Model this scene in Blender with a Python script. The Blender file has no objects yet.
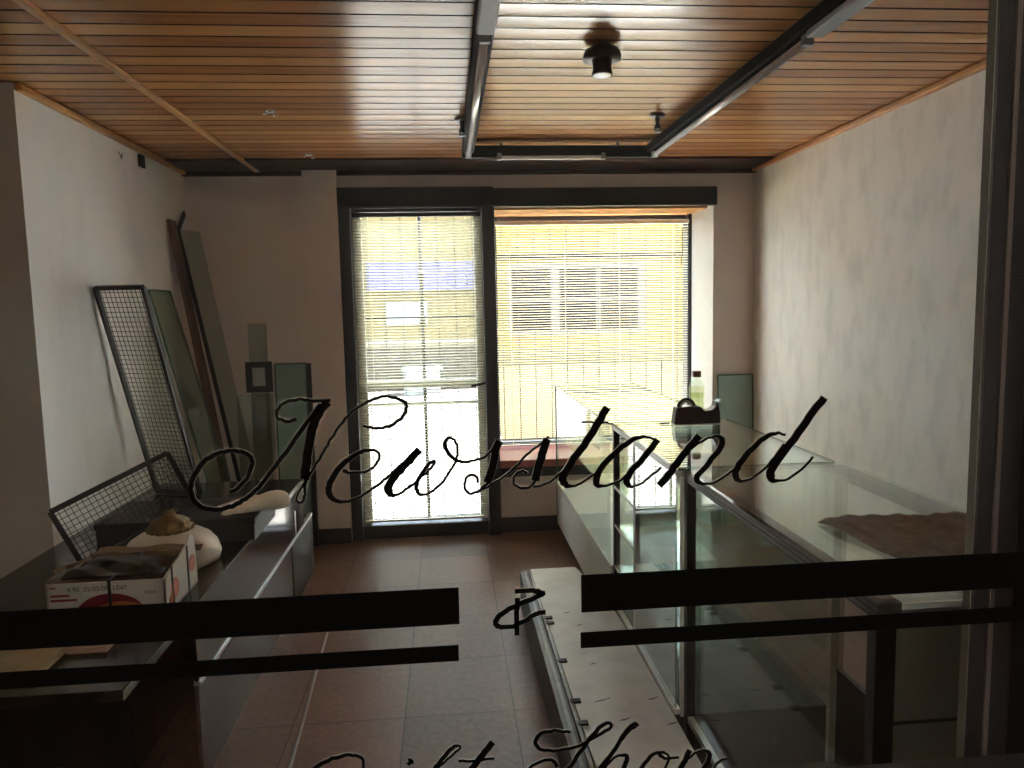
import bpy, bmesh, math, random
from mathutils import Vector, Matrix
random.seed(7)
scene = bpy.context.scene
COL = scene.collection
PI = math.pi

# ------------------------------------------------------------------ settings
EXPOSURE = 2.72
SUN = 34.0; SKY = 17.0; SUN_DIR = (.55, .03, .83); PORTALS = False
CEIL_ROUGH = .22; CROWN = .0007
TILE_A = (.090, .044, .032); TILE_B = (.225, .126, .089)
WALL = (.89, .865, .815); WALL_STAIN = (.60, .60, .57)
BACK = (.86, .77, .71); BACK_STAIN = (.72, .64, .59)
SLAT = (.86, .76, .51); SLAT_TR = .55
TILT1 = .48; TILT2 = .22
FACADE = (.15, .105, .030); STREET = (.075, .0725, .068)
HALO = True
FAC2 = (.125, .095, .042)
FILL_W = 60
COAT = .0
CEIL_SPEC = .38

# ------------------------------------------------------------------ materials
def new_mat(name):
    m = bpy.data.materials.new(name); m.use_nodes = True
    nt = m.node_tree; nt.nodes.clear()
    out = nt.nodes.new('ShaderNodeOutputMaterial')
    return m, nt, out

def principled(name, color, rough=0.5, metal=0.0, noise=0.0, scale=8.0, bump=0.0, coat=0.0, spec=0.5, stretch=(1, 1, 1), color2=None):
    m, nt, out = new_mat(name)
    b = nt.nodes.new('ShaderNodeBsdfPrincipled')
    b.inputs['Roughness'].default_value = rough
    b.inputs['Metallic'].default_value = metal
    b.inputs['Coat Weight'].default_value = coat
    b.inputs['Specular IOR Level'].default_value = spec
    nt.links.new(b.outputs[0], out.inputs[0])
    tc = nt.nodes.new('ShaderNodeTexCoord')
    mp = nt.nodes.new('ShaderNodeMapping'); mp.inputs['Scale'].default_value = stretch
    nt.links.new(tc.outputs['Object'], mp.inputs[0])
    nz = nt.nodes.new('ShaderNodeTexNoise'); nz.inputs['Scale'].default_value = scale
    nz.inputs['Detail'].default_value = 6; nz.inputs['Roughness'].default_value = 0.6
    nt.links.new(mp.outputs[0], nz.inputs['Vector'])
    mix = nt.nodes.new('ShaderNodeMix'); mix.data_type = 'RGBA'
    c2 = color2 if color2 else tuple(max(0, c * (1 - noise)) for c in color)
    c1 = color if color2 else tuple(min(1, c * (1 + noise)) for c in color)
    mix.inputs[6].default_value = (*c1, 1); mix.inputs[7].default_value = (*c2, 1)
    rmp = nt.nodes.new('ShaderNodeMapRange'); rmp.inputs[1].default_value = .3; rmp.inputs[2].default_value = .7
    nt.links.new(nz.outputs[0], rmp.inputs[0]); nt.links.new(rmp.outputs[0], mix.inputs[0])
    nt.links.new(mix.outputs[2], b.inputs['Base Color'])
    if bump:
        bp = nt.nodes.new('ShaderNodeBump'); bp.inputs['Strength'].default_value = bump; bp.inputs['Distance'].default_value = .01
        nt.links.new(nz.outputs[0], bp.inputs['Height']); nt.links.new(bp.outputs[0], b.inputs['Normal'])
    return m

def glass(name, tint=(0.93, 0.97, 0.95), ior=1.5, gain=1.0, rough=0.0):
    """thin sheet glass: fresnel mix of see-through and mirror"""
    m, nt, out = new_mat(name)
    tr = nt.nodes.new('ShaderNodeBsdfTransparent'); tr.inputs[0].default_value = (*tint, 1)
    gl = nt.nodes.new('ShaderNodeBsdfGlossy'); gl.inputs['Roughness'].default_value = rough
    gl.inputs[0].default_value = (0.95, 0.97, 0.96, 1)
    fr = nt.nodes.new('ShaderNodeFresnel'); fr.inputs['IOR'].default_value = ior
    # the same reflectance on both sides of the sheet: use the geometric normal facing the viewer
    mul = nt.nodes.new('ShaderNodeMath'); mul.operation = 'MULTIPLY'; mul.use_clamp = True; mul.inputs[1].default_value = gain
    lw = nt.nodes.new('ShaderNodeLayerWeight'); lw.inputs['Blend'].default_value = 0.5
    # schlick from facing: facing = 1-cos ; F = f0 + (1-f0) * facing^5
    nt.nodes.remove(fr)
    pw = nt.nodes.new('ShaderNodeMath'); pw.operation = 'POWER'; pw.inputs[1].default_value = 5
    nt.links.new(lw.outputs['Facing'], pw.inputs[0])
    f0 = ((ior - 1) / (ior + 1)) ** 2
    ma = nt.nodes.new('ShaderNodeMath'); ma.operation = 'MULTIPLY_ADD'
    ma.inputs[1].default_value = 1 - f0; ma.inputs[2].default_value = f0
    nt.links.new(pw.outputs[0], ma.inputs[0]); nt.links.new(ma.outputs[0], mul.inputs[0])
    mx = nt.nodes.new('ShaderNodeMixShader')
    nt.links.new(mul.outputs[0], mx.inputs[0]); nt.links.new(tr.outputs[0], mx.inputs[1]); nt.links.new(gl.outputs[0], mx.inputs[2])
    nt.links.new(mx.outputs[0], out.inputs[0])
    return m

def slat_mat(name, color, trans=0.45):
    m, nt, out = new_mat(name)
    d = nt.nodes.new('ShaderNodeBsdfDiffuse'); d.inputs[0].default_value = (*color, 1)
    t = nt.nodes.new('ShaderNodeBsdfTranslucent'); t.inputs[0].default_value = (*color, 1)
    tc = nt.nodes.new('ShaderNodeTexCoord'); nz = nt.nodes.new('ShaderNodeTexNoise'); nz.inputs['Scale'].default_value = 3
    nt.links.new(tc.outputs['Object'], nz.inputs['Vector'])
    hs = nt.nodes.new('ShaderNodeMapRange'); hs.inputs[3].default_value = trans - .05; hs.inputs[4].default_value = trans + .05
    nt.links.new(nz.outputs[0], hs.inputs[0])
    mx = nt.nodes.new('ShaderNodeMixShader'); nt.links.new(hs.outputs[0], mx.inputs[0])
    nt.links.new(d.outputs[0], mx.inputs[1]); nt.links.new(t.outputs[0], mx.inputs[2]); nt.links.new(mx.outputs[0], out.inputs[0])
    return m

def ceiling_mat():
    """varnished narrow boards, every board a slightly different brown"""
    m, nt, out = new_mat('varnished_wood')
    b = nt.nodes.new('ShaderNodeBsdfPrincipled'); nt.links.new(b.outputs[0], out.inputs[0])
    b.inputs['Roughness'].default_value = CEIL_ROUGH; b.inputs['Specular IOR Level'].default_value = CEIL_SPEC
    b.inputs['Coat Weight'].default_value = COAT; b.inputs['Coat Roughness'].default_value = 0.10
    tc = nt.nodes.new('ShaderNodeTexCoord'); sp = nt.nodes.new('ShaderNodeSeparateXYZ'); nt.links.new(tc.outputs['Object'], sp.inputs[0])
    dv = nt.nodes.new('ShaderNodeMath'); dv.operation = 'MULTIPLY_ADD'; dv.inputs[1].default_value = 1 / .0957; dv.inputs[2].default_value = -2.222 / .0957 + 100
    nt.links.new(sp.outputs[1], dv.inputs[0])
    fl = nt.nodes.new('ShaderNodeMath'); fl.operation = 'FLOOR'; nt.links.new(dv.outputs[0], fl.inputs[0])
    wn = nt.nodes.new('ShaderNodeTexWhiteNoise'); wn.noise_dimensions = '1D'; nt.links.new(fl.outputs[0], wn.inputs['W'])
    mp = nt.nodes.new('ShaderNodeMapping'); mp.inputs['Scale'].default_value = (1.2, 22, 22); nt.links.new(tc.outputs['Object'], mp.inputs[0])
    nz = nt.nodes.new('ShaderNodeTexNoise'); nz.inputs['Scale'].default_value = 2.5; nz.inputs['Detail'].default_value = 8; nt.links.new(mp.outputs[0], nz.inputs['Vector'])
    ad = nt.nodes.new('ShaderNodeMath'); ad.operation = 'MULTIPLY_ADD'; ad.inputs[1].default_value = .55; nt.links.new(wn.outputs[0], ad.inputs[0])
    ml = nt.nodes.new('ShaderNodeMath'); ml.operation = 'MULTIPLY'; ml.inputs[1].default_value = .6; nt.links.new(nz.outputs[0], ml.inputs[0]); nt.links.new(ml.outputs[0], ad.inputs[2])
    cr = nt.nodes.new('ShaderNodeValToRGB'); cr.color_ramp.elements[0].color = (.26, .092, .028, 1); cr.color_ramp.elements[1].color = (.62, .28, .095, 1)
    cr.color_ramp.elements[0].position = .15; cr.color_ramp.elements[1].position = .95
    nt.links.new(ad.outputs[0], cr.inputs[0]); nt.links.new(cr.outputs[0], b.inputs['Base Color'])
    return m

def tile_mat():
    m, nt, out = new_mat('terracotta_tile')
    b = nt.nodes.new('ShaderNodeBsdfPrincipled'); nt.links.new(b.outputs[0], out.inputs[0])
    tc = nt.nodes.new('ShaderNodeTexCoord'); sp = nt.nodes.new('ShaderNodeSeparateXYZ'); nt.links.new(tc.outputs['Object'], sp.inputs[0])
    def cell(axis, off, pitch, half):
        a = nt.nodes.new('ShaderNodeMath'); a.operation = 'MULTIPLY_ADD'; a.inputs[1].default_value = 1 / pitch; a.inputs[2].default_value = -off / pitch + 50
        nt.links.new(sp.outputs[axis], a.inputs[0])
        f = nt.nodes.new('ShaderNodeMath'); f.operation = 'FRACT'; nt.links.new(a.outputs[0], f.inputs[0])
        p = nt.nodes.new('ShaderNodeMath'); p.operation = 'PINGPONG'; p.inputs[1].default_value = .5; nt.links.new(f.outputs[0], p.inputs[0])
        l = nt.nodes.new('ShaderNodeMath'); l.operation = 'LESS_THAN'; l.inputs[1].default_value = half / pitch; nt.links.new(p.outputs[0], l.inputs[0])
        fl = nt.nodes.new('ShaderNodeMath'); fl.operation = 'FLOOR'; nt.links.new(a.outputs[0], fl.inputs[0])
        return l, fl
    lx, fx = cell(0, .205, .405, .0022); ly, fy = cell(1, 2.60, .4375, .0022)
    mxm = nt.nodes.new('ShaderNodeMath'); mxm.operation = 'MAXIMUM'; nt.links.new(lx.outputs[0], mxm.inputs[0]); nt.links.new(ly.outputs[0], mxm.inputs[1])
    cb = nt.nodes.new('ShaderNodeCombineXYZ'); nt.links.new(fx.outputs[0], cb.inputs[0]); nt.links.new(fy.outputs[0], cb.inputs[1])
    wn = nt.nodes.new('ShaderNodeTexWhiteNoise'); wn.noise_dimensions = '3D'; nt.links.new(cb.outputs[0], wn.inputs['Vector'])
    nz = nt.nodes.new('ShaderNodeTexNoise'); nz.inputs['Scale'].default_value = 38; nz.inputs['Detail'].default_value = 7; nz.inputs['Roughness'].default_value = .7
    nt.links.new(tc.outputs['Object'], nz.inputs['Vector'])
    big = nt.nodes.new('ShaderNodeTexNoise'); big.inputs['Scale'].default_value = 2.2; nt.links.new(tc.outputs['Object'], big.inputs['Vector'])
    s1 = nt.nodes.new('ShaderNodeMath'); s1.operation = 'MULTIPLY_ADD'; s1.inputs[1].default_value = .25; nt.links.new(wn.outputs[0], s1.inputs[0]); nt.links.new(nz.outputs[0], s1.inputs[2])
    s2 = nt.nodes.new('ShaderNodeMath'); s2.operation = 'MULTIPLY_ADD'; s2.inputs[1].default_value = .3; nt.links.new(big.outputs[0], s2.inputs[0]); nt.links.new(s1.outputs[0], s2.inputs[2])
    cr = nt.nodes.new('ShaderNodeValToRGB'); cr.color_ramp.elements[0].color = (*TILE_A, 1); cr.color_ramp.elements[1].color = (*TILE_B, 1)
    cr.color_ramp.elements[0].position = .45; cr.color_ramp.elements[1].position = 1.0
    nt.links.new(s2.outputs[0], cr.inputs[0])
    mix = nt.nodes.new('ShaderNodeMix'); mix.data_type = 'RGBA'; mix.inputs[7].default_value = (.045, .03, .025, 1)
    nt.links.new(mxm.outputs[0], mix.inputs[0]); nt.links.new(cr.outputs[0], mix.inputs[6]); nt.links.new(mix.outputs[2], b.inputs['Base Color'])
    b.inputs['Roughness'].default_value = .40
    bp = nt.nodes.new('ShaderNodeBump'); bp.inputs['Strength'].default_value = .25; bp.inputs['Distance'].default_value = .004
    nt.links.new(nz.outputs[0], bp.inputs['Height']); nt.links.new(bp.outputs[0], b.inputs['Normal'])
    return m

def mesh_mat_wall(name, base, stain, amount, scale):
    """old painted plaster with grey stains of their own shape"""
    m, nt, out = new_mat(name)
    b = nt.nodes.new('ShaderNodeBsdfPrincipled'); nt.links.new(b.outputs[0], out.inputs[0]); b.inputs['Roughness'].default_value = .7
    b.inputs['Specular IOR Level'].default_value = .3
    tc = nt.nodes.new('ShaderNodeTexCoord')
    a = nt.nodes.new('ShaderNodeTexNoise'); a.inputs['Scale'].default_value = scale; a.inputs['Detail'].default_value = 9; a.inputs['Roughness'].default_value = .65
    mp = nt.nodes.new('ShaderNodeMapping'); mp.inputs['Scale'].default_value = (1, 1, .5); nt.links.new(tc.outputs['Object'], mp.inputs[0])
    nt.links.new(mp.outputs[0], a.inputs['Vector'])
    r = nt.nodes.new('ShaderNodeMapRange'); r.inputs[1].default_value = .47; r.inputs[2].default_value = .66; r.inputs[4].default_value = amount
    nt.links.new(a.outputs[0], r.inputs[0])
    f = nt.nodes.new('ShaderNodeTexNoise'); f.inputs['Scale'].default_value = 60; f.inputs['Detail'].default_value = 5; nt.links.new(tc.outputs['Object'], f.inputs['Vector'])
    mix = nt.nodes.new('ShaderNodeMix'); mix.data_type = 'RGBA'; mix.inputs[6].default_value = (*base, 1); mix.inputs[7].default_value = (*stain, 1)
    nt.links.new(r.outputs[0], mix.inputs[0]); nt.links.new(mix.outputs[2], b.inputs['Base Color'])
    bp = nt.nodes.new('ShaderNodeBump'); bp.inputs['Strength'].default_value = .12; bp.inputs['Distance'].default_value = .004
    nt.links.new(f.outputs[0], bp.inputs['Height']); nt.links.new(bp.outputs[0], b.inputs['Normal'])
    return m

# ------------------------------------------------------------------ mesh helpers
class MB:
    """collects shapes (world coordinates) that become ONE mesh object"""
    def __init__(s): s.v = []; s.f = []
    def add(s, vs, fs):
        n = len(s.v); s.v += [tuple(v) for v in vs]; s.f += [tuple(i + n for i in f) for f in fs]; return s
    def box(s, x0, x1, y0, y1, z0, z1):
        return s.obox((x0, y0, z0), (x1 - x0, 0, 0), (0, y1 - y0, 0), (0, 0, z1 - z0))
    def obox(s, o, a, b, c):
        o, a, b, c = map(Vector, (o, a, b, c))
        if a.cross(b).dot(c) < 0: a, b = b, a
        vs = [o, o + a, o + a + b, o + b, o + c, o + a + c, o + a + b + c, o + b + c]
        return s.add(vs, [(0, 3, 2, 1), (4, 5, 6, 7), (0, 1, 5, 4), (1, 2, 6, 5), (2, 3, 7, 6), (3, 0, 4, 7)])
    def bar(s, p, q, w, h=None, up=(0, 0, 1)):
        """square bar from p to q"""
        p, q = Vector(p), Vector(q); d = q - p; h = h or w
        a = d.cross(Vector(up))
        if a.length < 1e-6: a = d.cross(Vector((1, 0, 0)))
        a.normalize(); b = a.cross(d).normalized()
        return s.obox(p - a * w / 2 - b * h / 2, a * w, b * h, d)
    def tube(s, pts, r, n=10, cap=True):
        pts = [Vector(p) for p in pts]; rs = r if isinstance(r, (list, tuple)) else [r] * len(pts)
        d0 = (pts[1] - pts[0]).normalized()
        u = d0.orthogonal().normalized(); base = len(s.v)
        for i, p in enumerate(pts):
            d = (pts[min(i + 1, len(pts) - 1)] - pts[max(i - 1, 0)]).normalized()
            u = (u - d * u.dot(d)).normalized(); w = d.cross(u)
            for k in range(n):
                t = 2 * PI * k / n; s.v.append(tuple(p + (u * math.cos(t) + w * math.sin(t)) * rs[i]))
        for i in range(len(pts) - 1):
            for k in range(n):
                a = base + i * n + k; b = base + i * n + (k + 1) % n
                s.f.append((a, b, b + n, a + n))
        if cap:
            s.f.append(tuple(base + k for k in reversed(range(n)))); e = base + (len(pts) - 1) * n
            s.f.append(tuple(e + k for k in range(n)))
        return s
    def lathe(s, prof, c, n=32, axis=(0, 0, 1), wob=None):
        """profile of (radius, height) about an axis through c"""
        ax = Vector(axis).normalized(); u = ax.orthogonal().normalized(); w = ax.cross(u); c = Vector(c); base = len(s.v)
        for i, (r, h) in enumerate(prof):
            for k in range(n):
                t = 2 * PI * k / n; rr = r * (1 + (wob(t, h) if wob else 0))
                s.v.append(tuple(c + ax * h + (u * math.cos(t) + w * math.sin(t)) * rr))
        for i in range(len(prof) - 1):
            for k in range(n):
                a = base + i * n + k; b = base + i * n + (k + 1) % n
                s.f.append((a, b, b + n, a + n))
        if prof[0][0] > 1e-6: s.f.append(tuple(base + k for k in reversed(range(n))))
        if prof[-1][0] > 1e-6:
            e = base + (len(prof) - 1) * n; s.f.append(tuple(e + k for k in range(n)))
        return s
    def prism(s, poly, o, a, b, c):
        """polygon (p,q) on axes a,b from origin o, extruded by vector c"""
        o, a, b, c = map(Vector, (o, a, b, c)); n = len(poly)
        v0 = [o + a * p + b * q for p, q in poly]
        return s.add(v0 + [v + c for v in v0], [tuple(reversed(range(n))), tuple(range(n, 2 * n))] + [(i, (i + 1) % n, (i + 1) % n + n, i + n) for i in range(n)])
    def sheet(s, f, nu, nv, thick=None):
        """grid surface f(u,v) -> point; with thickness along +normal offset vector"""
        base = len(s.v)
        for j in range(nv + 1):
            for i in range(nu + 1): s.v.append(tuple(f(i / nu, j / nv)))
        for j in range(nv):
            for i in range(nu):
                a = base + j * (nu + 1) + i; s.f.append((a, a + 1, a + nu + 2, a + nu + 1))
        return s
    def build(s, name, mat, parent=None, smooth=False, bevel=0, solid=0, subsurf=0, normals=True):
        me = bpy.data.meshes.new(name)
        o = Vector(parent.matrix_world.translation) if parent else None
        off = Vector((0, 0, 0))
        p = parent
        while p is not None:
            off += Vector(p.location); p = p.parent
        if parent is None:
            # own origin at the middle of the base
            xs = [v[0] for v in s.v]; ys = [v[1] for v in s.v]; zs = [v[2] for v in s.v]
            off = Vector(((min(xs) + max(xs)) / 2, (min(ys) + max(ys)) / 2, min(zs)))
        if KEEP_WORLD.get(name): off = Vector((0, 0, 0)) if parent is None else off
        me.from_pydata([tuple(Vector(v) - off) for v in s.v], [], s.f); me.update()
        if normals:
            bm = bmesh.new(); bm.from_mesh(me); bmesh.ops.recalc_face_normals(bm, faces=bm.faces); bm.to_mesh(me); bm.free()
        ob = bpy.data.objects.new(name, me); COL.objects.link(ob)
        me.materials.append(mat)
        if parent: ob.parent = parent
        else: ob.location = off
        if smooth:
            for pl in me.polygons: pl.use_smooth = True
        if solid:
            md = ob.modifiers.new('solid', 'SOLIDIFY'); md.thickness = solid; md.offset = 0
        if bevel:
            md = ob.modifiers.new('bevel', 'BEVEL'); md.width = bevel; md.segments = 2; md.limit_method = 'ANGLE'
        if subsurf:
            md = ob.modifiers.new('sub', 'SUBSURF'); md.levels = subsurf; md.render_levels = subsurf
        return ob
KEEP_WORLD = {'ceiling': 1, 'floor': 1}

def tag(o, label, cat, group=None, kind=None):
    o['label'] = label; o['category'] = cat
    if group: o['group'] = group
    if kind: o['kind'] = kind
    return o
def thing(name, loc, label, cat, group=None):
    o = bpy.data.objects.new(name, None); COL.objects.link(o); o.location = loc; o.empty_display_size = .05
    bpy.context.view_layer.update()
    return tag(o, label, cat, group)
def struct(o, label=None, cat=None):
    o['kind'] = 'structure'
    if label: o['label'] = label
    if cat: o['category'] = cat
    return o
def lab(o, text): o['label'] = text; return o
def ribbon(mb, rows, y, depth, extra=0.0):
    """a painted stroke: rows of (x mm, z mm, width mm) on the plane y, with its own small thickness"""
    pts = [(rows[i] / 1000, rows[i + 1] / 1000, rows[i + 2] / 1000 + extra) for i in range(0, len(rows), 3)]
    L = []; n = len(pts)
    for i, (x, z, w) in enumerate(pts):
        x0, z0, _ = pts[max(i - 1, 0)]; x1, z1, _ = pts[min(i + 1, n - 1)]
        dx, dz = x1 - x0, z1 - z0; l = math.hypot(dx, dz) or 1
        L.append((x - dz / l * w / 2, z + dx / l * w / 2, x + dz / l * w / 2, z - dx / l * w / 2))
    b = len(mb.v)
    for a in L:
        mb.v += [(a[0], y, a[1]), (a[2], y, a[3]), (a[0], y - depth, a[1]), (a[2], y - depth, a[3])]
    for i in range(n - 1):
        p = b + 4 * i; q = p + 4
        mb.f += [(p, p + 1, q + 1, q), (p + 2, q + 2, q + 3, p + 3), (p, q, q + 2, p + 2), (p + 1, p + 3, q + 3, q + 1)]
    mb.f += [(b, b + 2, b + 3, b + 1), (b + 4 * n - 4, b + 4 * n - 3, b + 4 * n - 1, b + 4 * n - 2)]
# ------------------------------------------------------------------ light and tone settings
scene.view_settings.view_transform = 'Standard'
scene.view_settings.look = 'None'
scene.view_settings.gamma = 1
scene.view_settings.use_curve_mapping = False
scene.view_settings.exposure = EXPOSURE
scene.cycles.max_bounces = 14
scene.cycles.diffuse_bounces = 7
scene.cycles.glossy_bounces = 6
scene.cycles.transparent_max_bounces = 40
scene.cycles.caustics_reflective = False
scene.cycles.caustics_refractive = False
scene.cycles.sample_clamp_indirect = 6
scene.cycles.use_denoising = True

# ------------------------------------------------------------------ the camera
cam = bpy.data.cameras.new('camera'); cam.sensor_width = 36; cam.lens = 735.127 / 1024 * 36; cam.clip_start = .05
co = bpy.data.objects.new('camera', cam); COL.objects.link(co); scene.camera = co
yaw, pitch, roll = 0.085398, 0.104377, 0.021574
f_ = Vector((math.sin(yaw) * math.cos(pitch), math.cos(yaw) * math.cos(pitch), -math.sin(pitch)))
r_ = Vector((math.cos(yaw), -math.sin(yaw), 0)); d_ = f_.cross(r_)
r2 = r_ * math.cos(roll) + d_ * math.sin(roll); d2 = d_ * math.cos(roll) - r_ * math.sin(roll)
M = Matrix((( r2.x, -d2.x, -f_.x, 0), (r2.y, -d2.y, -f_.y, 0), (r2.z, -d2.z, -f_.z, 1.5), (0, 0, 0, 1)))
co.matrix_world = M

# ------------------------------------------------------------------ materials
M_wall = mesh_mat_wall('plaster', WALL, WALL_STAIN, .35, 3.0)
M_wallr = mesh_mat_wall('stained_plaster', WALL, WALL_STAIN, .42, 9.0)
M_back = mesh_mat_wall('rose_plaster', BACK, BACK_STAIN, .4, 3.0)
M_white = mesh_mat_wall('white_plaster', (.55, .55, .54), (.46, .46, .45), .4, 4)
M_ceil = ceiling_mat()
M_floor = tile_mat()
M_woodtrim = principled('honey_wood', (.55, .25, .07), .35, noise=.25, scale=4, stretch=(20, 2, 20))
M_trim_grooveshade = principled('dark_trim_groove_shade', (.045, .018, .012), .6, noise=.3, scale=6, spec=.05)
M_black = principled('black_paint', (.010, .009, .011), .5, noise=.2, scale=20, spec=.2)
M_frame = principled('dark_blue_black_metal', (.016, .016, .022), .4, noise=.2, scale=20)
M_stile = principled('cream_door_paint', (.42, .39, .31), .5, noise=.1, scale=9)
M_base = principled('dark_baseboard', (.05, .04, .038), .5, noise=.2, scale=9)
M_vinyl = principled('black_vinyl', (.0015, .0015, .0015), .9, noise=.1, scale=30, spec=.02)
M_halo = principled('grey_size_line', (.30, .31, .30), .6, noise=.1, scale=30)
M_alu = principled('aluminium', (.72, .73, .74), .3, metal=.85, noise=.06, scale=30)
M_whitemetal = principled('white_enamel', (.75, .76, .76), .35, noise=.04, scale=20)
M_chrome = principled('chrome', (.8, .8, .82), .12, metal=1, noise=.03, scale=20)
M_tube = principled('milky_tube_glass', (.93, .95, .97), .25, noise=.02, scale=12, coat=.8)
M_cover = principled('grey_enamel', (.34, .36, .37), .5, noise=.05, scale=20, spec=.3)
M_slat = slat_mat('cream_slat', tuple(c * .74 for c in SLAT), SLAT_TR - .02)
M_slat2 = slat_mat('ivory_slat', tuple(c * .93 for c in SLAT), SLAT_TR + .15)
M_glass = glass('clear_glass', (.97, .985, .975))
M_doorglass = glass('door_glass', (.985, .99, .985), gain=.08)
M_caseglass = glass('case_glass', (.94, .965, .95), gain=.6)
M_topglass = glass('case_top_glass', (.88, .925, .89), ior=1.6, gain=1.15)
M_slideglass = glass('sliding_glass', (.60, .62, .60), ior=1.9, gain=1.5)
M_tint = glass('grey_green_glass', (.82, .85, .82))
M_green = glass('sea_green_glass', (.76, .82, .74), gain=.9)
M_greenedge = principled('green_glass_edge', (.10, .17, .13), .2, noise=.2, scale=20)
M_beige = principled('beige_laminate', (.56, .53, .47), .45, noise=.07, scale=6)
M_rearrail = principled('dull_brown_rail', (.30, .265, .23), .5, noise=.12, scale=8)
M_stedge = principled('grey_seal', (.11, .105, .095), .6, noise=.1, scale=20, spec=.1)
M_lowwall = principled('grey_brown_render', (.055, .047, .04), .8, noise=.1, scale=4, spec=0)
M_channel = principled('flat_black_channel', (.005, .005, .006), .7, noise=.1, scale=20, spec=.06)
M_endpanel = principled('grey_green_board', (.30, .31, .26), .5, noise=.08, scale=5)
M_pale_green = principled('sea_green_painted_glass', (.34, .49, .43), .18, noise=.1, scale=3)
M_track = principled('dull_aluminium', (.17, .16, .155), .5, metal=.5, noise=.2, scale=30)
M_plinth = principled('scuffed_white_laminate', (.60, .59, .57), .5, noise=.16, scale=7)
M_gloss = principled('glossy_brown_laminate', (.055, .031, .029), .10, noise=.25, scale=5, spec=.5, coat=.1)
M_bench = principled('dark_bench_top', (.026, .019, .018), .2, noise=.3, scale=7, coat=.2)
M_dark = principled('dark_matte', (.02, .016, .016), .6, noise=.3, scale=9)
M_redwood = principled('red_brown_board', (.10, .035, .025), .45, noise=.4, scale=5, stretch=(8, 8, 1))
M_wire = principled('rusty_dark_wire', (.014, .010, .009), .55, metal=.0, noise=.3, scale=25)
M_card = principled('white_printed_card', (.60, .58, .55), .7, noise=.06, scale=9)
M_kraft = principled('brown_corrugated_card', (.24, .16, .095), .8, noise=.2, scale=14)
M_cream = principled('cream_glass_shade', (.66, .57, .46), .35, noise=.12, scale=8)
M_brass = principled('tarnished_brass', (.22, .135, .055), .45, metal=.8, noise=.35, scale=40)
M_cloth = principled('dusty_brown_cloth', (.29, .283, .265), .95, noise=.25, scale=30, bump=.4)
M_bag = principled('cream_crumpled_cloth', (.72, .67, .56), .85, noise=.12, scale=12, bump=.3)
M_maroon = principled('maroon_plastic', (.045, .018, .026), .3, noise=.15, scale=12)
M_tape = principled('clear_tape_roll', (.65, .6, .48), .25, noise=.1, scale=20)
M_cap = principled('brown_cap', (.22, .08, .05), .4, noise=.15, scale=20)
M_bottle = glass('bottle_plastic', (.86, .9, .84), gain=1.3)
M_liquid = glass('pale_liquid', (.86, .86, .66), gain=.6)
M_label = glass('pale_clear_label', (.93, .94, .80), gain=.5)
M_red = principled('red_print', (.24, .02, .045), .7, noise=.2, scale=20)
M_orange = principled('orange_print', (.42, .13, .04), .7, noise=.3, scale=30)
M_pink = principled('salmon_print', (.62, .24, .17), .7, noise=.3, scale=20)
M_ink = principled('grey_ink', (.05, .045, .05), .7, noise=.2, scale=20)
M_strap = principled('black_strap', (.01, .01, .012), .4, noise=.2, scale=20)
M_paper = principled('yellowed_paper', (.45, .36, .2), .8, noise=.15, scale=9)
M_paper2 = principled('pinkish_paper', (.55, .36, .30), .8, noise=.15, scale=9)
M_plasticbag = principled('black_plastic_bag', (.03, .025, .022), .25, noise=.4, scale=12, bump=.3)
M_sill = principled('red_granite_sill', (.42, .13, .11), .3, noise=.25, scale=40)
M_facade = principled('yellow_render', FACADE, .8, noise=.04, scale=2, spec=0)
M_facade2 = principled('cream_render', FAC2, .8, noise=.05, scale=2, spec=0)
M_bwin = principled('brown_window_pane', (.014, .008, .006), .5, noise=.08, scale=2, spec=0)
M_bframe = principled('cream_plastic', (.78, .72, .58), .6, noise=.05, scale=8)
M_sign = principled('lilac_sign_board', (.075, .070, .125), .6, noise=.15, scale=4, spec=0)
M_wframe = principled('pale_window_frame', (.12, .10, .07), .6, noise=.05, scale=8, spec=0)
M_paving = principled('tan_paving', (.020, .0165, .0095), .9, noise=.08, scale=2, spec=0)
M_bounce = principled('bounce_concrete', (.56, .555, .54), .9, noise=.04, scale=2, spec=0)
M_street = principled('sunlit_concrete', STREET, .9, noise=.05, scale=1.5, spec=0)
M_shutter = principled('grey_shutter', (.30, .28, .27), .6, noise=.06, scale=3)
M_bluewhite = principled('pale_blue_white_paint', (.22, .235, .235), .5, noise=.05, scale=5, spec=0)
M_hole = principled('black_plastic', (.008, .008, .008), .7, noise=.2, scale=20)
M_bronze = principled('dark_bronze', (.06, .035, .028), .35, metal=.5, noise=.2, scale=25)

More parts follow.
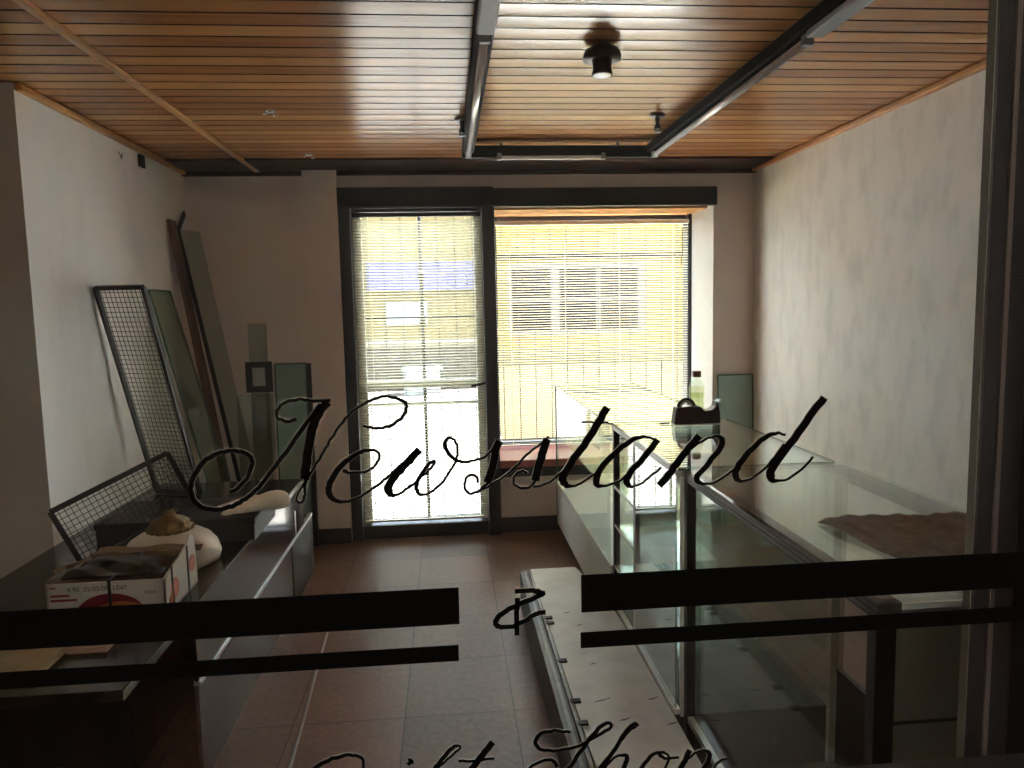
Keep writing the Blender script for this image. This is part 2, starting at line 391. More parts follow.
# ------------------------------------------------------------------ room shell
ZC = 2.375; YB = 4.79; XL = -1.59; XR = 2.04
struct(MB().box(-4.1, 4.1, -3.6, 4.95, -.12, 0).build('floor', M_floor), 'terracotta square tiles with dark joints')
cb = MB(); p = .0957; GR = []
for i in range(-20, 28):                                 # varnished boards, crowned very slightly, a dark groove between
    y0 = 2.222 + p * i + .0048; y1 = y0 + p - .0096
    if y0 > YB - .02 or y1 < .55: continue
    y1 = min(y1, YB)
    n = 8; prof = []
    for k in range(n + 1):
        t = k / n; prof.append((y0 + (y1 - y0) * t, ZC - CROWN * (1 - (2 * t - 1) ** 2)))
    vs = [(x, y, z) for (y, z) in prof for x in (-2.5, XR)]
    cb.add(vs, [(2 * k, 2 * k + 1, 2 * k + 3, 2 * k + 2) for k in range(n)])
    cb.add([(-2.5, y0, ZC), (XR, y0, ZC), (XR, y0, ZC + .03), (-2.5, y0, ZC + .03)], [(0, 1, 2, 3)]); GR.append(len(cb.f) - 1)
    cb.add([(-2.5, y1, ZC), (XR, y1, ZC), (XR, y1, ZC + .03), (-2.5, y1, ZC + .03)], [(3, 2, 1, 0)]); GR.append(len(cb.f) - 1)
ceil = cb.build('ceiling', M_ceil, smooth=True, normals=False); struct(ceil, 'varnished orange-brown board ceiling')
ceil.data.materials.append(M_trim_grooveshade)
for gi in GR: ceil.data.polygons[gi].material_index = 1  # groove sides carry the shade of the gaps as a dark colour
try: ceil.data.set_sharp_from_angle(angle=math.radians(50))
except Exception: pass
struct(MB().box(-2.6, 2.3, .5, 4.95, ZC + .03, ZC + .25).build('roof_slab', M_black))
struct(MB().box(XR, XR + .2, .5, 4.95, 0, ZC + .03).build('wall_right', M_wallr), 'pale stained plaster wall behind the display cases')
wl = MB().box(XL - .9, XL, 3.0, YB + .15, 0, ZC + .03)
struct(wl.build('wall_left', M_wall), 'pale plaster wall behind the leaning mesh panels')
struct(MB().box(-2.6, -2.5, .5, 3.0, 0, ZC + .03).build('wall_near_left', M_wall))
wb = MB().box(XL, -.66, YB, YB + .15, 0, ZC + .03).box(-.66, XR, YB, YB + .15, 2.25, ZC + .03).box(1.765, XR, YB, YB + .15, 0, 2.25).box(.316, 1.765, YB, YB + .15, 0, .47)
struct(wb.build('wall_back', M_back), 'rose-grey plaster wall around the door and the window')
struct(MB().box(-.866, -.66, YB - .07, YB, 0, ZC).build('wall_pillar', M_back), 'plaster pier beside the door')
wf = MB().box(-2.6, -.62, .62, .75, 0, ZC + .03).box(.62, XR, .62, .75, 0, ZC + .03).box(-.62, .62, .62, .75, 2.3, ZC + .03)
struct(wf.build('wall_front', M_dark))
struct(MB().box(-9, 9, 4.6, 4.95, ZC + .25, 9).build('wall_sky_shade', M_white))  # unseen upper storey, added to shade the facade opposite from the sky
struct(MB().box(-9, -2.6, 4.75, 4.95, 0, ZC + .25).box(2.24, 9, 4.75, 4.95, 0, ZC + .25).build('wall_outer', M_white))
# the bay behind the window
struct(MB().box(1.765, 1.90, YB + .15, 5.36, .3, 2.26).box(1.7649, 1.766, YB + .001, YB + .15, .47, 2.14).build('wall_bay_right', M_white), 'white plaster reveal of the window bay')
struct(MB().box(.22, .33, YB + .15, 5.36, .3, 2.26).build('wall_bay_left', M_white))
struct(MB().box(.22, 1.90, YB + .12, 5.36, 2.135, 2.26).build('ceiling_bay', M_woodtrim), 'orange wood soffit of the window bay')
sl = MB().box(.318, 1.763, YB - .02, 5.36, .44, .49)
sill = struct(sl.build('trim_sill', M_sill, bevel=.006), 'red window sill')
struct(MB().box(.318, 1.763, YB - .012, YB + .0, .375, .44).build('trim_sill_apron', M_frame))
struct(MB().box(.22, 1.90, 5.25, 5.36, 0, .44).build('wall_bay_front', M_white))
struct(MB().box(XL, -.866, YB - .012, YB, 0, .10).build('baseboard_back', M_base))
struct(MB().box(-.87, -.66, YB - .085, YB - .07, 0, .10).build('baseboard_pillar', M_base))
struct(MB().box(.318, XR, YB - .012, YB, 0, .10).build('baseboard_back_right', M_base))
struct(MB().box(XR - .012, XR, .8, YB - .012, 0, .10).build('baseboard_right', M_base))
struct(MB().box(XL, XR, YB - .035, YB, ZC - .035, ZC - .004).box(XL, XR, 4.42, YB - .035, ZC - .012, ZC - .002).build('trim_1', M_trim_grooveshade), 'dark wood strip along the back of the ceiling')
struct(MB().box(XR - .035, XR, .8, YB - .035, ZC - .03, ZC - .003).build('trim_2', M_woodtrim, bevel=.006), 'honey wood strip along the right wall')
struct(MB().box(XL, XL + .03, 3.0, YB - .035, ZC - .03, ZC - .003).build('trim_3', M_woodtrim, bevel=.006), 'honey wood strip along the left wall')
struct(MB().box(-1.155, -1.125, .8, YB - .035, ZC - .018, ZC - .003).build('trim_4', M_woodtrim, bevel=.004), 'thin pale batten crossing the ceiling boards')
struct(MB().box(-.66, 1.77, YB - .05, YB + .01, 2.135, 2.25).box(-.66, .31, YB - .065, YB - .05, 2.14, 2.258).build('trim_header', M_black), 'black beam over the door and the window')

# ------------------------------------------------------------------ back door, window, grilles
door = bpy.data.objects.new('door_1', None); COL.objects.link(door); door.location = (-.17, YB, 0); struct(door, 'glazed door in a dark frame', 'door')
bpy.context.view_layer.update()
df = MB().box(-.66, -.588, YB - .05, YB + .12, 0, 2.14).box(.235, .316, YB - .06, YB + .15, 0, 2.14).box(-.588, .235, YB - .02, YB + .09, 0, .085).box(-.588, .235, YB + .03, YB + .10, 2.118, 2.14)
df.build('door_frame', M_frame, door, bevel=.004)
MB().box(-.588, -.535, YB + .055, YB + .095, .085, 2.118).box(.185, .235, YB + .055, YB + .095, .085, 2.118).build('door_stile', M_stile, door)
MB().box(-.535, .185, YB + .075, YB + .081, .085, 2.118).build('door_glass', M_glass, door)
MB().box(-.59, .237, YB + .085, YB + .125, .985, 1.03).build('middle_rail', M_bframe, door)
MB().box(-.59, .237, YB + .085, YB + .11, .865, .885).build('lower_rail', M_bframe, door)
hd = MB().bar((.235, YB - .035, 1.015), (.21, YB - .085, 1.012), .012).bar((.216, YB - .085, 1.014), (.14, YB - .095, 1.0), .014)
hd.build('door_handle', M_black, door)
def grille(x0, x1, y, z0, z1, step, parent, heavy=None):
    x = x0 + step / 2
    g = MB().box(x0, x1, y - .004, y + .004, z0, z0 + .012).box(x0, x1, y - .004, y + .004, z1 - .012, z1).box(x0, x1, y - .004, y + .004, (z0 + z1) * .5 + .35, (z0 + z1) * .5 + .36)
    g.build('grille_rail', M_black, parent)
    while x < x1:
        MB().box(x - .003, x + .003, y - .003, y + .003, z0, z1).build('grille_bar', M_black, parent); x += step
    if heavy:
        MB().tube([(heavy, y - .01, z0), (heavy, y - .01, z1)], .011, 8).lathe([(0, -.05), (.022, -.02), (.022, .02), (0, .05)], (heavy, y - .01, 1.42), 10).lathe([(0, -.05), (.022, -.02), (.022, .02), (0, .05)], (heavy, y - .01, 1.72), 10).build('grille_post', M_black, parent)
grille(-.588, .235, YB + .20, .05, 2.13, .118, door, heavy=-.165)
win = bpy.data.objects.new('window_1', None); COL.objects.link(win); win.location = (1.04, 5.3, .49); struct(win, 'bay window behind a cream blind', 'window')
bpy.context.view_layer.update()
wfm = MB().box(.33, .36, 5.27, 5.33, .49, 2.135).box(1.735, 1.765, 5.225, 5.33, .49, 2.135).box(.36, 1.735, 5.27, 5.33, .49, .52).box(.36, 1.735, 5.27, 5.33, 2.105, 2.135)
wfm.build('window_frame', M_frame, win)
MB().box(.355, 1.74, 5.295, 5.301, .51, 2.11).build('window_glass', M_glass, win)
grille(.34, 1.75, 5.345, .52, 2.10, .118, win)

def blind(name, x0, x1, y, z0, z1, pitch, width, tilt, label, cords, mat, sag=0.0):
    r = thing(name, ((x0 + x1) / 2, y, z0), label, 'blind', 'venetian blinds')
    MB().box(x0, x1, y - .014, y + .014, z1 - .026, z1).build('head_rail', M_frame if name == 'door_blind' else M_bframe, r)
    sm = MB(); z = z0 + .022; nseg = 6
    k = 0
    while z < z1 - .032:
        t = tilt + random.uniform(-.015, .015)
        ds = [(-.5, 0), (0, .06), (.5, 0)]
        pr = []
        for a, c in ds:
            pr.append((y + width * (a * math.cos(t) + c * math.sin(t)), width * (-a * math.sin(t) + c * math.cos(t))))
        vs = []
        for i in range(nseg + 1):
            u = i / nseg; x = x0 + (x1 - x0) * u
            dz = -sag * math.sin(PI * u) * max(0, (z - z0) / (z1 - z0) - .75) * 4 + random.uniform(-.0004, .0004)
            for (yy, zz) in pr: vs.append((x, yy, z + zz + dz))
        fs = []
        for i in range(nseg):
            b = i * 3; fs += [(b, b + 1, b + 4, b + 3), (b + 1, b + 2, b + 5, b + 4)]
        sm.add(vs, fs); z += pitch; k += 1
    sm.build('slats', mat, r, normals=False)
    MB().box(x0, x1, y - .010, y + .010, z0, z0 + .012).build('bottom_rail', M_bframe, r)
    for c in cords:
        x = x0 + (x1 - x0) * c
        MB().box(x - .0006, x + .0006, y - width * .5 - .001, y - width * .5 + .0003, z0 + .006, z1 - .02).box(x - .0006, x + .0006, y + width * .5, y + width * .5 + .0012, z0 + .006, z1 - .02).build('ladder_cord', M_bframe, r)
    return r
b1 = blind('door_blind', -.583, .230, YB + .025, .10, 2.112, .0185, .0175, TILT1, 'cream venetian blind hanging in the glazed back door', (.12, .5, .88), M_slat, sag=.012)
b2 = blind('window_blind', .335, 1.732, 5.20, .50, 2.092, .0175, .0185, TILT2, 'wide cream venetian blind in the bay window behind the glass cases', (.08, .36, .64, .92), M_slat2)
MB().tube([(1.68, 5.18, 2.03), (1.678, 5.178, 1.93), (1.684, 5.178, 1.87), (1.672, 5.178, 1.80), (1.676, 5.178, 1.77)], .004, 6).build('tilt_cord', M_brass, b2)
MB().tube([(.352, 5.18, 2.05), (.352, 5.178, 1.35)], .004, 6).build('tilt_wand', M_frame, b2)

# ------------------------------------------------------------------ ceiling fittings
def fixture(name, axis, a0, a1, c, label, lamp, cover=None):
    """channel strip with a bare tube below; axis 'Y' runs into the room at x=c, axis 'X' across at y=c"""
    L = (lambda u, v, z: (c + v, u, z)) if axis == 'Y' else (lambda u, v, z: (u, c + v, z))
    def bx(mb, u0, u1, v0, v1, z0, z1):
        p0 = L(u0, v0, z0); p1 = L(u1, v1, z1)
        return mb.box(min(p0[0], p1[0]), max(p0[0], p1[0]), min(p0[1], p1[1]), max(p0[1], p1[1]), z0, z1)
    r = thing(name, L((a0 + a1) / 2, 0, 2.30), label, 'ceiling light', 'strip lights')
    zl = 2.312 if axis == 'Y' else 2.298; tz = 2.291 if axis == 'Y' else 2.293; tv = 0 if axis == 'Y' else -.016
    bx(MB(), a0, a1, -.031, .031, zl, 2.352).build('channel', M_channel, r, bevel=.004)
    bx(MB(), a0 + .01, a1 - .01, -.024, .024, zl - .006, zl + .001).build('reflector', M_channel, r)
    l0, l1 = lamp
    MB().tube([L(l0, tv, tz), L(l1, tv, tz)], .0135, 16).build('lamp_tube', M_tube, r, smooth=True)
    for u in (l0, l1):
        h = MB(); bx(h, u - .012, u + .012, tv - .016, tv + .016, tz - .015, 2.313); h.build('lamp_holder', M_cover, r, bevel=.003)
    if cover:
        bx(MB(), cover[0], cover[1], -.027, .027, 2.284, 2.306).build('end_cover', M_cover, r, bevel=.006)
    for u in (a0 + (a1 - a0) * .2, a0 + (a1 - a0) * .8):
        MB().tube([L(u, 0, 2.35), L(u, 0, ZC - .004)], .008, 8).build('hanger', M_black, r)
    return r
fixture('strip_light', 'Y', 1.25, 3.985, .135, 'long strip light running into the room above the door, leftmost of three', (2.26, 3.93), (1.3, 2.22))
fixture('strip_light', 'Y', 1.25, 3.985, 1.125, 'long strip light slanting across the upper right above the display cases', (2.26, 3.93), (1.3, 2.22))
fixture('strip_light', 'X', .104, 1.156, 4.018, 'short strip light crossing between the two long ones near the window wall', (.30, .86))

def sprinkler(x, y, label, mat, mat2):
    r = thing('ceiling_sprinkler', (x, y, ZC - .05), label, 'sprinkler', 'sprinklers in the board ceiling')
    MB().lathe([(.001, .038), (.034, .040), (.036, .046), (.0, .047)], (x, y, ZC - .051), 24).build('escutcheon', mat, r, smooth=True)
    MB().lathe([(.0, -.012), (.010, -.012), (.012, .0), (.009, .012), (.012, .04), (.0, .042)], (x, y, ZC - .055), 14).tube([(x - .012, y, ZC - .05), (x - .014, y, ZC - .066), (x - .004, y, ZC - .078)], .0025, 6).tube([(x + .012, y, ZC - .05), (x + .014, y, ZC - .066), (x + .004, y, ZC - .078)], .0025, 6).build('nozzle', mat2, r)
    MB().lathe([(.0, -.002), (.017, -.002), (.017, .0), (0, .001)], (x, y, ZC - .08), 16).build('deflector', mat2, r)
sprinkler(1.0, 3.45, 'dark sprinkler head beside the right long strip light', M_bronze, M_bronze)
sprinkler(.095, 3.52, 'dark sprinkler head half hidden behind the left long strip light', M_bronze, M_bronze)
def stub(x, y, label):
    r = thing('ceiling_hook', (x, y, ZC - .02), label, 'hook', 'small metal hooks in the ceiling')
    MB().lathe([(0, -.002), (.02, -.001), (.022, .006), (.012, .014), (0, .014)], (x, y, ZC - .016), 20).build('plate', M_chrome, r, smooth=True)
    MB().tube([(x + .012, y, ZC - .012), (x + .016, y, ZC - .03), (x + .024, y, ZC - .035), (x + .03, y, ZC - .022)], .0045, 8).tube([(x - .01, y, ZC - .014), (x - .03, y, ZC - .024)], .006, 8).build('hook', M_chrome, r, smooth=True)
stub(-.735, 3.36, 'small chrome hook on the ceiling boards left of the bright reflection')
stub(-.735, 4.26, 'small chrome hook on the ceiling nearest the back wall pier')
sd = thing('smoke_detector', (.55, 2.56, ZC - .1), 'dark round smoke detector hanging below the board ceiling', 'smoke detector')
MB().lathe([(0, .0), (.064, .0), (.066, .012), (.058, .03), (.036, .042), (.0, .042)], (.55, 2.56, ZC - .047), 36).build('base', M_bronze, sd, smooth=True)
MB().lathe([(0, .0), (.034, .0), (.036, .004), (.031, .022), (.035, .05), (0, .05)], (.55, 2.56, ZC - .097), 32).build('sensor_head', M_bronze, sd, smooth=True)
MB().lathe([(0, -.002), (.03, -.002), (.032, .002), (0, .002)], (.55, 2.56, ZC - .097), 28).build('sensor_cap', M_whitemetal, sd)
ob = thing('junction_box', (XL, 4.14, 2.31), 'small black junction box high on the left wall', 'junction box')
MB().box(XL, XL + .012, 4.105, 4.175, 2.275, 2.34).build('plate', M_hole, ob, bevel=.003)
MB().box(XL + .012, XL + .018, 4.125, 4.155, 2.295, 2.32).build('cover', M_hole, ob)
MB().tube([(XL + .008, 3.86, 2.30), (XL + .012, 3.88, 2.27), (XL + .008, 3.90, 2.30)], .002, 6).build('loose_wire', M_wire, ob)

# ------------------------------------------------------------------ the display cases on the right
X0, X1, ZT = .676, 1.160, 1.0
ca = thing('display_case', (.95, 3.85, 0), 'frameless clear glass display case with beige base under the window', 'display case')
MB().box(X0 - .004, X1 + .004, 3.055, 4.645, ZT - .008, ZT).build('top_glass', M_topglass, ca)
MB().box(X0, X0 + .006, 3.07, 4.64, .37, ZT - .008).build('front_glass', M_caseglass, ca)
MB().box(X0 + .006, X1 - .006, 4.634, 4.64, .37, ZT - .008).build('end_glass', M_caseglass, ca)
MB().box(X1 - .006, X1, 3.07, 4.64, .37, ZT - .008).build('back_glass', M_caseglass, ca)
MB().box(X0 - .004, X0 + .005, 4.634, 4.643, .10, ZT - .008).build('edge_strip', M_greenedge, ca)
MB().box(X0 - .006, X1 + .006, 4.645, 4.648, ZT - .009, ZT + .001).build('edge_strip', M_greenedge, ca)
MB().box(X0 - .007, X0 - .004, 3.055, 4.648, ZT - .009, ZT + .001).build('edge_strip', M_greenedge, ca)
MB().box(X1 + .004, X1 + .007, 3.055, 4.648, ZT - .009, ZT + .001).build('edge_strip', M_greenedge, ca)
MB().box(X0 - .004, X1 + .004, 3.052, 3.055, ZT - .008, ZT).build('edge_strip', M_greenedge, ca)
MB().box(X0, X1, 3.06, 4.64, .09, .37).build('base_panel', M_beige, ca, bevel=.004)
MB().box(X0 + .05, X1, 3.06, 4.60, 0, .09).build('toe_kick', M_base, ca)
MB().box(X0 + .02, X0 + .30, 3.08, 4.62, .66, .666).build('shelf', M_caseglass, ca)

X0, X1 = .690, 1.182
cbx = thing('display_case', (.95, 2.6, 0), 'middle glass display case with three shelves and a mirroring sliding pane', 'display case')
MB().box(X0 - .004, X1 + .004, 2.155, 3.05, ZT - .008, ZT).build('top_glass', M_topglass, cbx)
MB().box(X0 - .004, X0 + .022, 3.026, 3.050, .0, ZT - .008).build('post', M_frame, cbx)
MB().box(X1 + .004, X1 + .007, 2.155, 3.05, ZT - .009, ZT + .001).build('edge_strip', M_greenedge, cbx)
MB().box(X0 - .004, X1 + .004, 2.152, 2.155, ZT - .008, ZT + .0005).build('edge_strip', M_greenedge, cbx)
MB().box(X0 - .006, X0 + .014, 2.672, 2.692, .2, ZT - .008).build('post', M_whitemetal, cbx)
MB().box(X0, X0 + .005, 2.692, 3.03, .2, ZT - .008).build('fixed_glass', M_caseglass, cbx)
MB().box(X0 - .004, X0 + .002, 2.175, 2.672, .215, ZT - .012).build('sliding_glass', M_slideglass, cbx)
MB().box(X0 - .006, X0 + .012, 2.172, 3.03, .195, .213).build('bottom_rail', M_whitemetal, cbx)
MB().box(X0 - .008, X0 + .012, 2.16, 3.05, ZT - .024, ZT - .008).build('top_rail', M_whitemetal, cbx)
MB().box(X1 - .006, X1, 2.17, 3.05, .37, ZT - .008).build('back_glass', M_caseglass, cbx)
MB().box(X0 + .03, X1, 3.036, 3.042, .2, ZT - .008).build('partition_glass', M_caseglass, cbx)
for z in (.727, .560, .378):
    s = MB().box(X0 + .012, X0 + .34, 2.19, 3.03, z - .003, z + .003).build('shelf', M_caseglass, cbx)
    MB().box(X0 - .003, X0 - .0005, 2.69, 3.024, z - .005, z + .005).build('shelf_edge', M_whitemetal, s)
MB().box(X0 + .03, X1, 2.16, 3.04, 0, .198).build('base_panel', M_base, cbx)
MB().box(.696, .706, 2.150, 2.160, .2, ZT - .03).build('edge_trim', M_whitemetal, cbx)

X0, X1 = .712, 1.210
cc = thing('display_case', (.95, 1.65, 0), 'nearest glass display case with dark posts and a metal front rail', 'display case')
MB().box(X0 - .004, X1 + .004, 1.13, 2.15, ZT - .008, ZT).build('top_glass', M_topglass, cc)
for (x, y) in ((X0, 1.135), (X0, 2.122), (X1 - .024, 1.135), (X1 - .024, 2.122)):
    xo = x - .006 if x < 1 else x
    MB().box(xo, xo + (.036 if y < 2 and x < 1 else .028), y, y + .026, 0, ZT - .030 if x < 1 else ZT - .008).build('post', M_frame if x < 1 else M_tint, cc)
MB().box(X0 + .016, X0 + .021, 1.165, 2.120, .2, ZT - .042).build('front_glass', M_caseglass, cc)
MB().box(X1 - .075, X1 + .002, 1.14, 2.13, ZT - .024, ZT - .0085).build('rear_rail', M_rearrail, cc)
ep = MB().box(X0 + .026, X1, 1.142, 1.152, .0, ZT - .045).build('end_panel', M_endpanel, cc)
MB().box(X0 + .026, X1, 1.139, 1.142, .768, .773).build('panel_seam', M_base, ep)
MB().box(X0 + .03, X1 - .002, 2.140, 2.146, .02, ZT - .008).build('partition_glass', M_tint, cc)
rl = MB().box(X0 - .006, X0 + .036, 1.13, 2.15, ZT - .040, ZT - .008)
rail = rl.build('front_rail', M_track, cc, bevel=.002)
for dz in (.013, .024, .036): MB().box(X0 - .0075, X0 - .005, 1.13, 2.15, ZT - dz - .002, ZT - dz + .001).build('rail_groove', M_frame, rail)
MB().box(X0 + .026, X1, 1.132, 1.155, ZT - .040, ZT - .022).build('end_rail', M_alu, cc)
MB().box(X0 - .002, X0 + .016, 1.16, 2.13, .195, .215).build('bottom_rail', M_alu, cc)
MB().box(X0 + .02, X1, 1.14, 2.14, .0, .02).build('bottom_deck', M_dark, cc)
MB().box(X1 - .012, X1, 1.16, 2.13, .02, .325).build('back_panel', M_base, cc)
MB().box(X0 + .02, X0 + .03, 1.16, 2.13, .02, .195).build('kick_board', M_base, cc)
MB().box(X1 - .014, X1 + .002, 1.16, 2.13, .325, .338).build('back_rail', M_frame, cc)

# low platform with the sliding-door track along the aisle edge
pf = thing('low_platform', (.5, 2.4, 0), 'low scuffed white platform with metal track along the foot of the cases', 'platform')
MB().prism([(.375, 3.53), (.60, 3.53), (.672, 3.06), (.680, 2.9), (.680, 1.0), (.385, 1.0)], (0, 0, .0), (1, 0, 0), (0, 1, 0), (0, 0, .198)).build('platform_board', M_plinth, pf)
for (x, w, h, m) in ((.318, .016, .205, M_base), (.336, .012, .20, M_track), (.350, .010, .192, M_base), (.362, .012, .202, M_track)):
    MB().box(x, x + w, 1.0, 3.50, .02 if m is M_base else .16, h).build('track', m, pf)
for y in (2.93, 2.88, 2.55, 2.27, 2.14):
    MB().box(.366, .40, y, y + .022, .198, .205).build('track_clip', M_black, pf)
for (x, y, s) in ((.47, 2.99, .016), (.50, 2.86, .012), (.49, 2.53, .01), (.47, 2.28, .03), (.52, 2.16, .02), (.64, 2.27, .022), (.66, 2.12, .02)):
    MB().prism([(-s, -.001), (-.3 * s, .0025), (.4 * s, .001), (1.1 * s, .003), (s, .0), (.2 * s, -.0035), (-.5 * s, -.002)], (x, y, .1982), (1, .3, 0), (-.3, 1, 0), (0, 0, .0006)).build('scuff_mark', M_base, pf)

# things on the cases
cl = MB()
def clf(u, v):
    x = .815 + .375 * u + .05 * (v) * (1 - u); y = 1.545 - .37 * v - .06 * v * (1 - u) + .012 * math.sin(9 * u)
    z = 1.004 + .004 * abs(math.sin(7 * v + 3 * u)) + .009 * max(0, math.sin(11 * v + 2.2 * math.sin(5 * u))) * (.3 + u) + .004 * math.sin(23 * u) ** 2
    return (x, y, z)
cl.sheet(clf, 48, 48)
tag(cl.build('cleaning_cloth', M_cloth, smooth=True, solid=.003), 'crumpled dark brown cloth spread on the nearest glass case', 'cloth')
td = thing('tape_dispenser', (1.015, 2.95, ZT), 'maroon desk tape dispenser with an empty ring on the glass case', 'tape dispenser')
prof = [(-.098, .004), (.098, .004), (.096, .05), (.088, .088), (.080, .096), (.076, .074), (.060, .060), (.030, .057), (.014, .075), (-.03, .078), (-.062, .075), (-.088, .073)]
MB().prism(prof, (1.015, 2.92, ZT), (1, 0, 0), (0, 0, 1), (0, .055, 0)).build('body', M_maroon, td, bevel=.004)
rr = MB(); n = 28
rr.tube([(1.0 - .025 + .034 * math.cos(2 * PI * k / n), 2.947, ZT + .072 + .034 * math.sin(2 * PI * k / n)) for k in range(n + 1)], .006, 8)
rr.build('tape_ring', M_maroon, td, smooth=True)
MB().tube([(.975 + .024 * math.cos(2 * PI * k / n), 2.947, ZT + .072 + .024 * math.sin(2 * PI * k / n)) for k in range(n + 1)], .005, 8).build('core', M_tape, td, smooth=True)
MB().prism([(.084, .088), (.100, .101), (.099, .088)], (1.015, 2.925, ZT), (1, 0, 0), (0, 0, 1), (0, .045, 0)).build('cutter', M_alu, td)
MB().box(.92, 1.11, 2.915, 2.98, ZT, ZT + .004).build('rubber_foot', M_whitemetal, td)
pn = MB().tube([(.865, 2.955, ZT + .005), (.905, 2.962, ZT + .005), (.912, 2.963, ZT + .005)], [.004, .004, .0015], 8)
tag(pn.build('pen', M_black, smooth=True), 'short black pen lying left of the tape dispenser', 'pen')
bt = thing('bottle', (1.10, 3.18, ZT), 'small clear bottle with brown cap and pale label behind the tape dispenser', 'bottle')
MB().lathe([(0, .0), (.030, .0), (.033, .006), (.033, .060), (.030, .070), (.033, .080), (.033, .125), (.026, .150), (.016, .166), (.0155, .176), (0, .176)], (1.10, 3.18, ZT), 28).build('body', M_bottle, bt, smooth=True)
MB().lathe([(0, .003), (.028, .003), (.030, .01), (.030, .058), (.027, .07), (.030, .082), (.030, .10), (0, .10)], (1.10, 3.18, ZT), 24).build('contents', M_liquid, bt, smooth=True)
MB().lathe([(.0337, .082), (.0337, .128)], (1.10, 3.18, ZT), 28).build('label', M_label, bt, smooth=True)
MB().lathe([(0, .172), (.019, .172), (.0195, .176), (.0195, .196), (.017, .199), (0, .199)], (1.10, 3.18, ZT), 24, wob=lambda t, h: .02 * math.sin(20 * t)).build('cap', M_cap, bt)

def pane(name, TL, TR, BL, BR, t, mat, label, cat, group=None, edge=None):
    TL, TR, BL, BR = map(Vector, (TL, TR, BL, BR))
    nrm = (TR - TL).cross(BL - TL).normalized() * t
    mb = MB(); q = [TL, TR, BR, BL]; mb.add(q + [v + nrm for v in q], [(0, 1, 2, 3), (7, 6, 5, 4), (0, 4, 5, 1), (1, 5, 6, 2), (2, 6, 7, 3), (3, 7, 4, 0)])
    c = (BL + BR) / 2
    if edge:
        r = thing(name, c, label, cat, group)
        mb.build('sheet', mat, r)
        e = MB()
        for a, b in ((TL, TR), (TL, BL), (TR, BR)): e.bar(a + nrm / 2, b + nrm / 2, t * 1.25, t * 1.25)
        e.build('edge', edge, r); return r
    return tag(mb.build(name, mat), label, cat, group)
GP = 'glass sheets leaning at the back'
pane('glass_sheet', (1.795, 4.77, 1.015), (2.033, 4.77, 1.015), (1.795, 4.71, 0), (2.033, 4.71, 0), .008, M_pale_green, 'sea green glass sheet leaning in the right back corner', 'glass sheet', GP, M_greenedge)

# ------------------------------------------------------------------ left: bench and what leans on it
bn = thing('display_bench', (-1.2, 3.0, 0), 'long low dark glossy bench along the left wall', 'bench')
MB().box(XL + .002, -.815, 1.78, 4.03, .562, .592).build('bench_top', M_bench, bn, bevel=.003)
MB().box(-.832, -.82, 2.3, 4.03, .340, .562).build('upper_front', M_gloss, bn)
MB().box(-.836, -.815, 2.3, 4.25, .326, .340).build('trim_strip', M_alu, bn)
MB().box(-.834, -.822, 2.3, 3.71, .0, .326).build('lower_front', M_gloss, bn)
MB().box(-.90, -.818, 3.71, 4.20, .0, .326).build('dark_end_cupboard', M_dark, bn)
MB().box(-1.08, -1.066, 2.38, 4.0, 0, .562).build('inner_panel', M_redwood, bn)
MB().box(XL + .01, -1.066, 2.37, 2.38, 0, .562).build('end_panel', M_dark, bn)
MB().box(-.826, -.818, 3.81, 3.82, .34, .47).build('end_trim', M_alu, bn)
MB().box(-.826, -.818, 4.243, 4.25, 0, .326).build('end_trim', M_alu, bn)
MB().box(-.95, -.834, 4.04, 4.25, .31, .326).build('lower_shelf', M_bench, bn)
for y in (1.82, ): MB().box(-1.3, -1.25, y, y + .05, 0, .562).build('leg', M_dark, bn)

def mesh_panel(TL, TR, BL, label, cell=.028, fr=.018):
    TL, TR, BL = map(Vector, (TL, TR, BL)); BR = TR + BL - TL
    r = thing('mesh_panel', (BL + BR) / 2, label, 'mesh panel', 'dark wire mesh panels')
    a = TR - TL; b = BL - TL; n = a.cross(b).normalized()
    f = MB()
    for p, q in ((TL, TR), (BL, BR), (TL, BL), (TR, BR)): f.bar(p, q, fr, fr, up=n)
    f.build('frame', M_wire, r)
    w = MB(); na = max(2, round(a.length / cell)); nb = max(2, round(b.length / cell))
    for i in range(1, na): w.bar(TL + a * (i / na), BL + a * (i / na), .0022, .0022, up=n)
    for j in range(1, nb): w.bar(TL + b * (j / nb) + n * .002, TR + b * (j / nb) + n * .002, .0022, .0022, up=n)
    w.build('wire_mesh', M_wire, r)
    return r
mesh_panel((-1.575, 3.489, 1.625), (-1.327, 3.387, 1.622), (-1.503, 3.822, .606), 'tall narrow wire mesh panel leaning upright against the left wall', .0235)
mesh_panel((-1.42, 2.672, .814), (-1.095, 2.906, .967), (-1.338, 2.70, .603), 'short wire mesh panel lying tilted behind the fruit carton', .020)

pane('glass_sheet', (-1.578, 4.105, 1.632), (-1.578, 4.406, 1.632), (-1.2, 4.094, 0), (-1.2, 4.434, 0), .008, M_green, 'murky green glass sheet leaning on the left wall beside the tall mesh panel', 'glass sheet', GP, M_greenedge)
pane('wooden_board', (-1.575, 4.455, 2.045), (-1.575, 4.56, 2.045), (-1.30, 4.486, 0), (-1.30, 4.60, 0), .018, M_redwood, 'tall narrow red-brown board leaning in the left back corner', 'board')
pane('glass_sheet', (-1.57, 4.58, 2.00), (-1.50, 4.74, 2.0), (-1.245, 4.585, 0), (-1.165, 4.72, 0), .006, M_tint, 'tall grey glass sheet leaning in the corner right of the red-brown board', 'glass sheet', GP)
mb = MB().bar((-1.574, 4.71, 2.11), (-1.576, 4.58, 1.985), .012, .03).bar((-1.572, 4.58, 1.985), (-1.225, 4.575, 0), .012, .022)
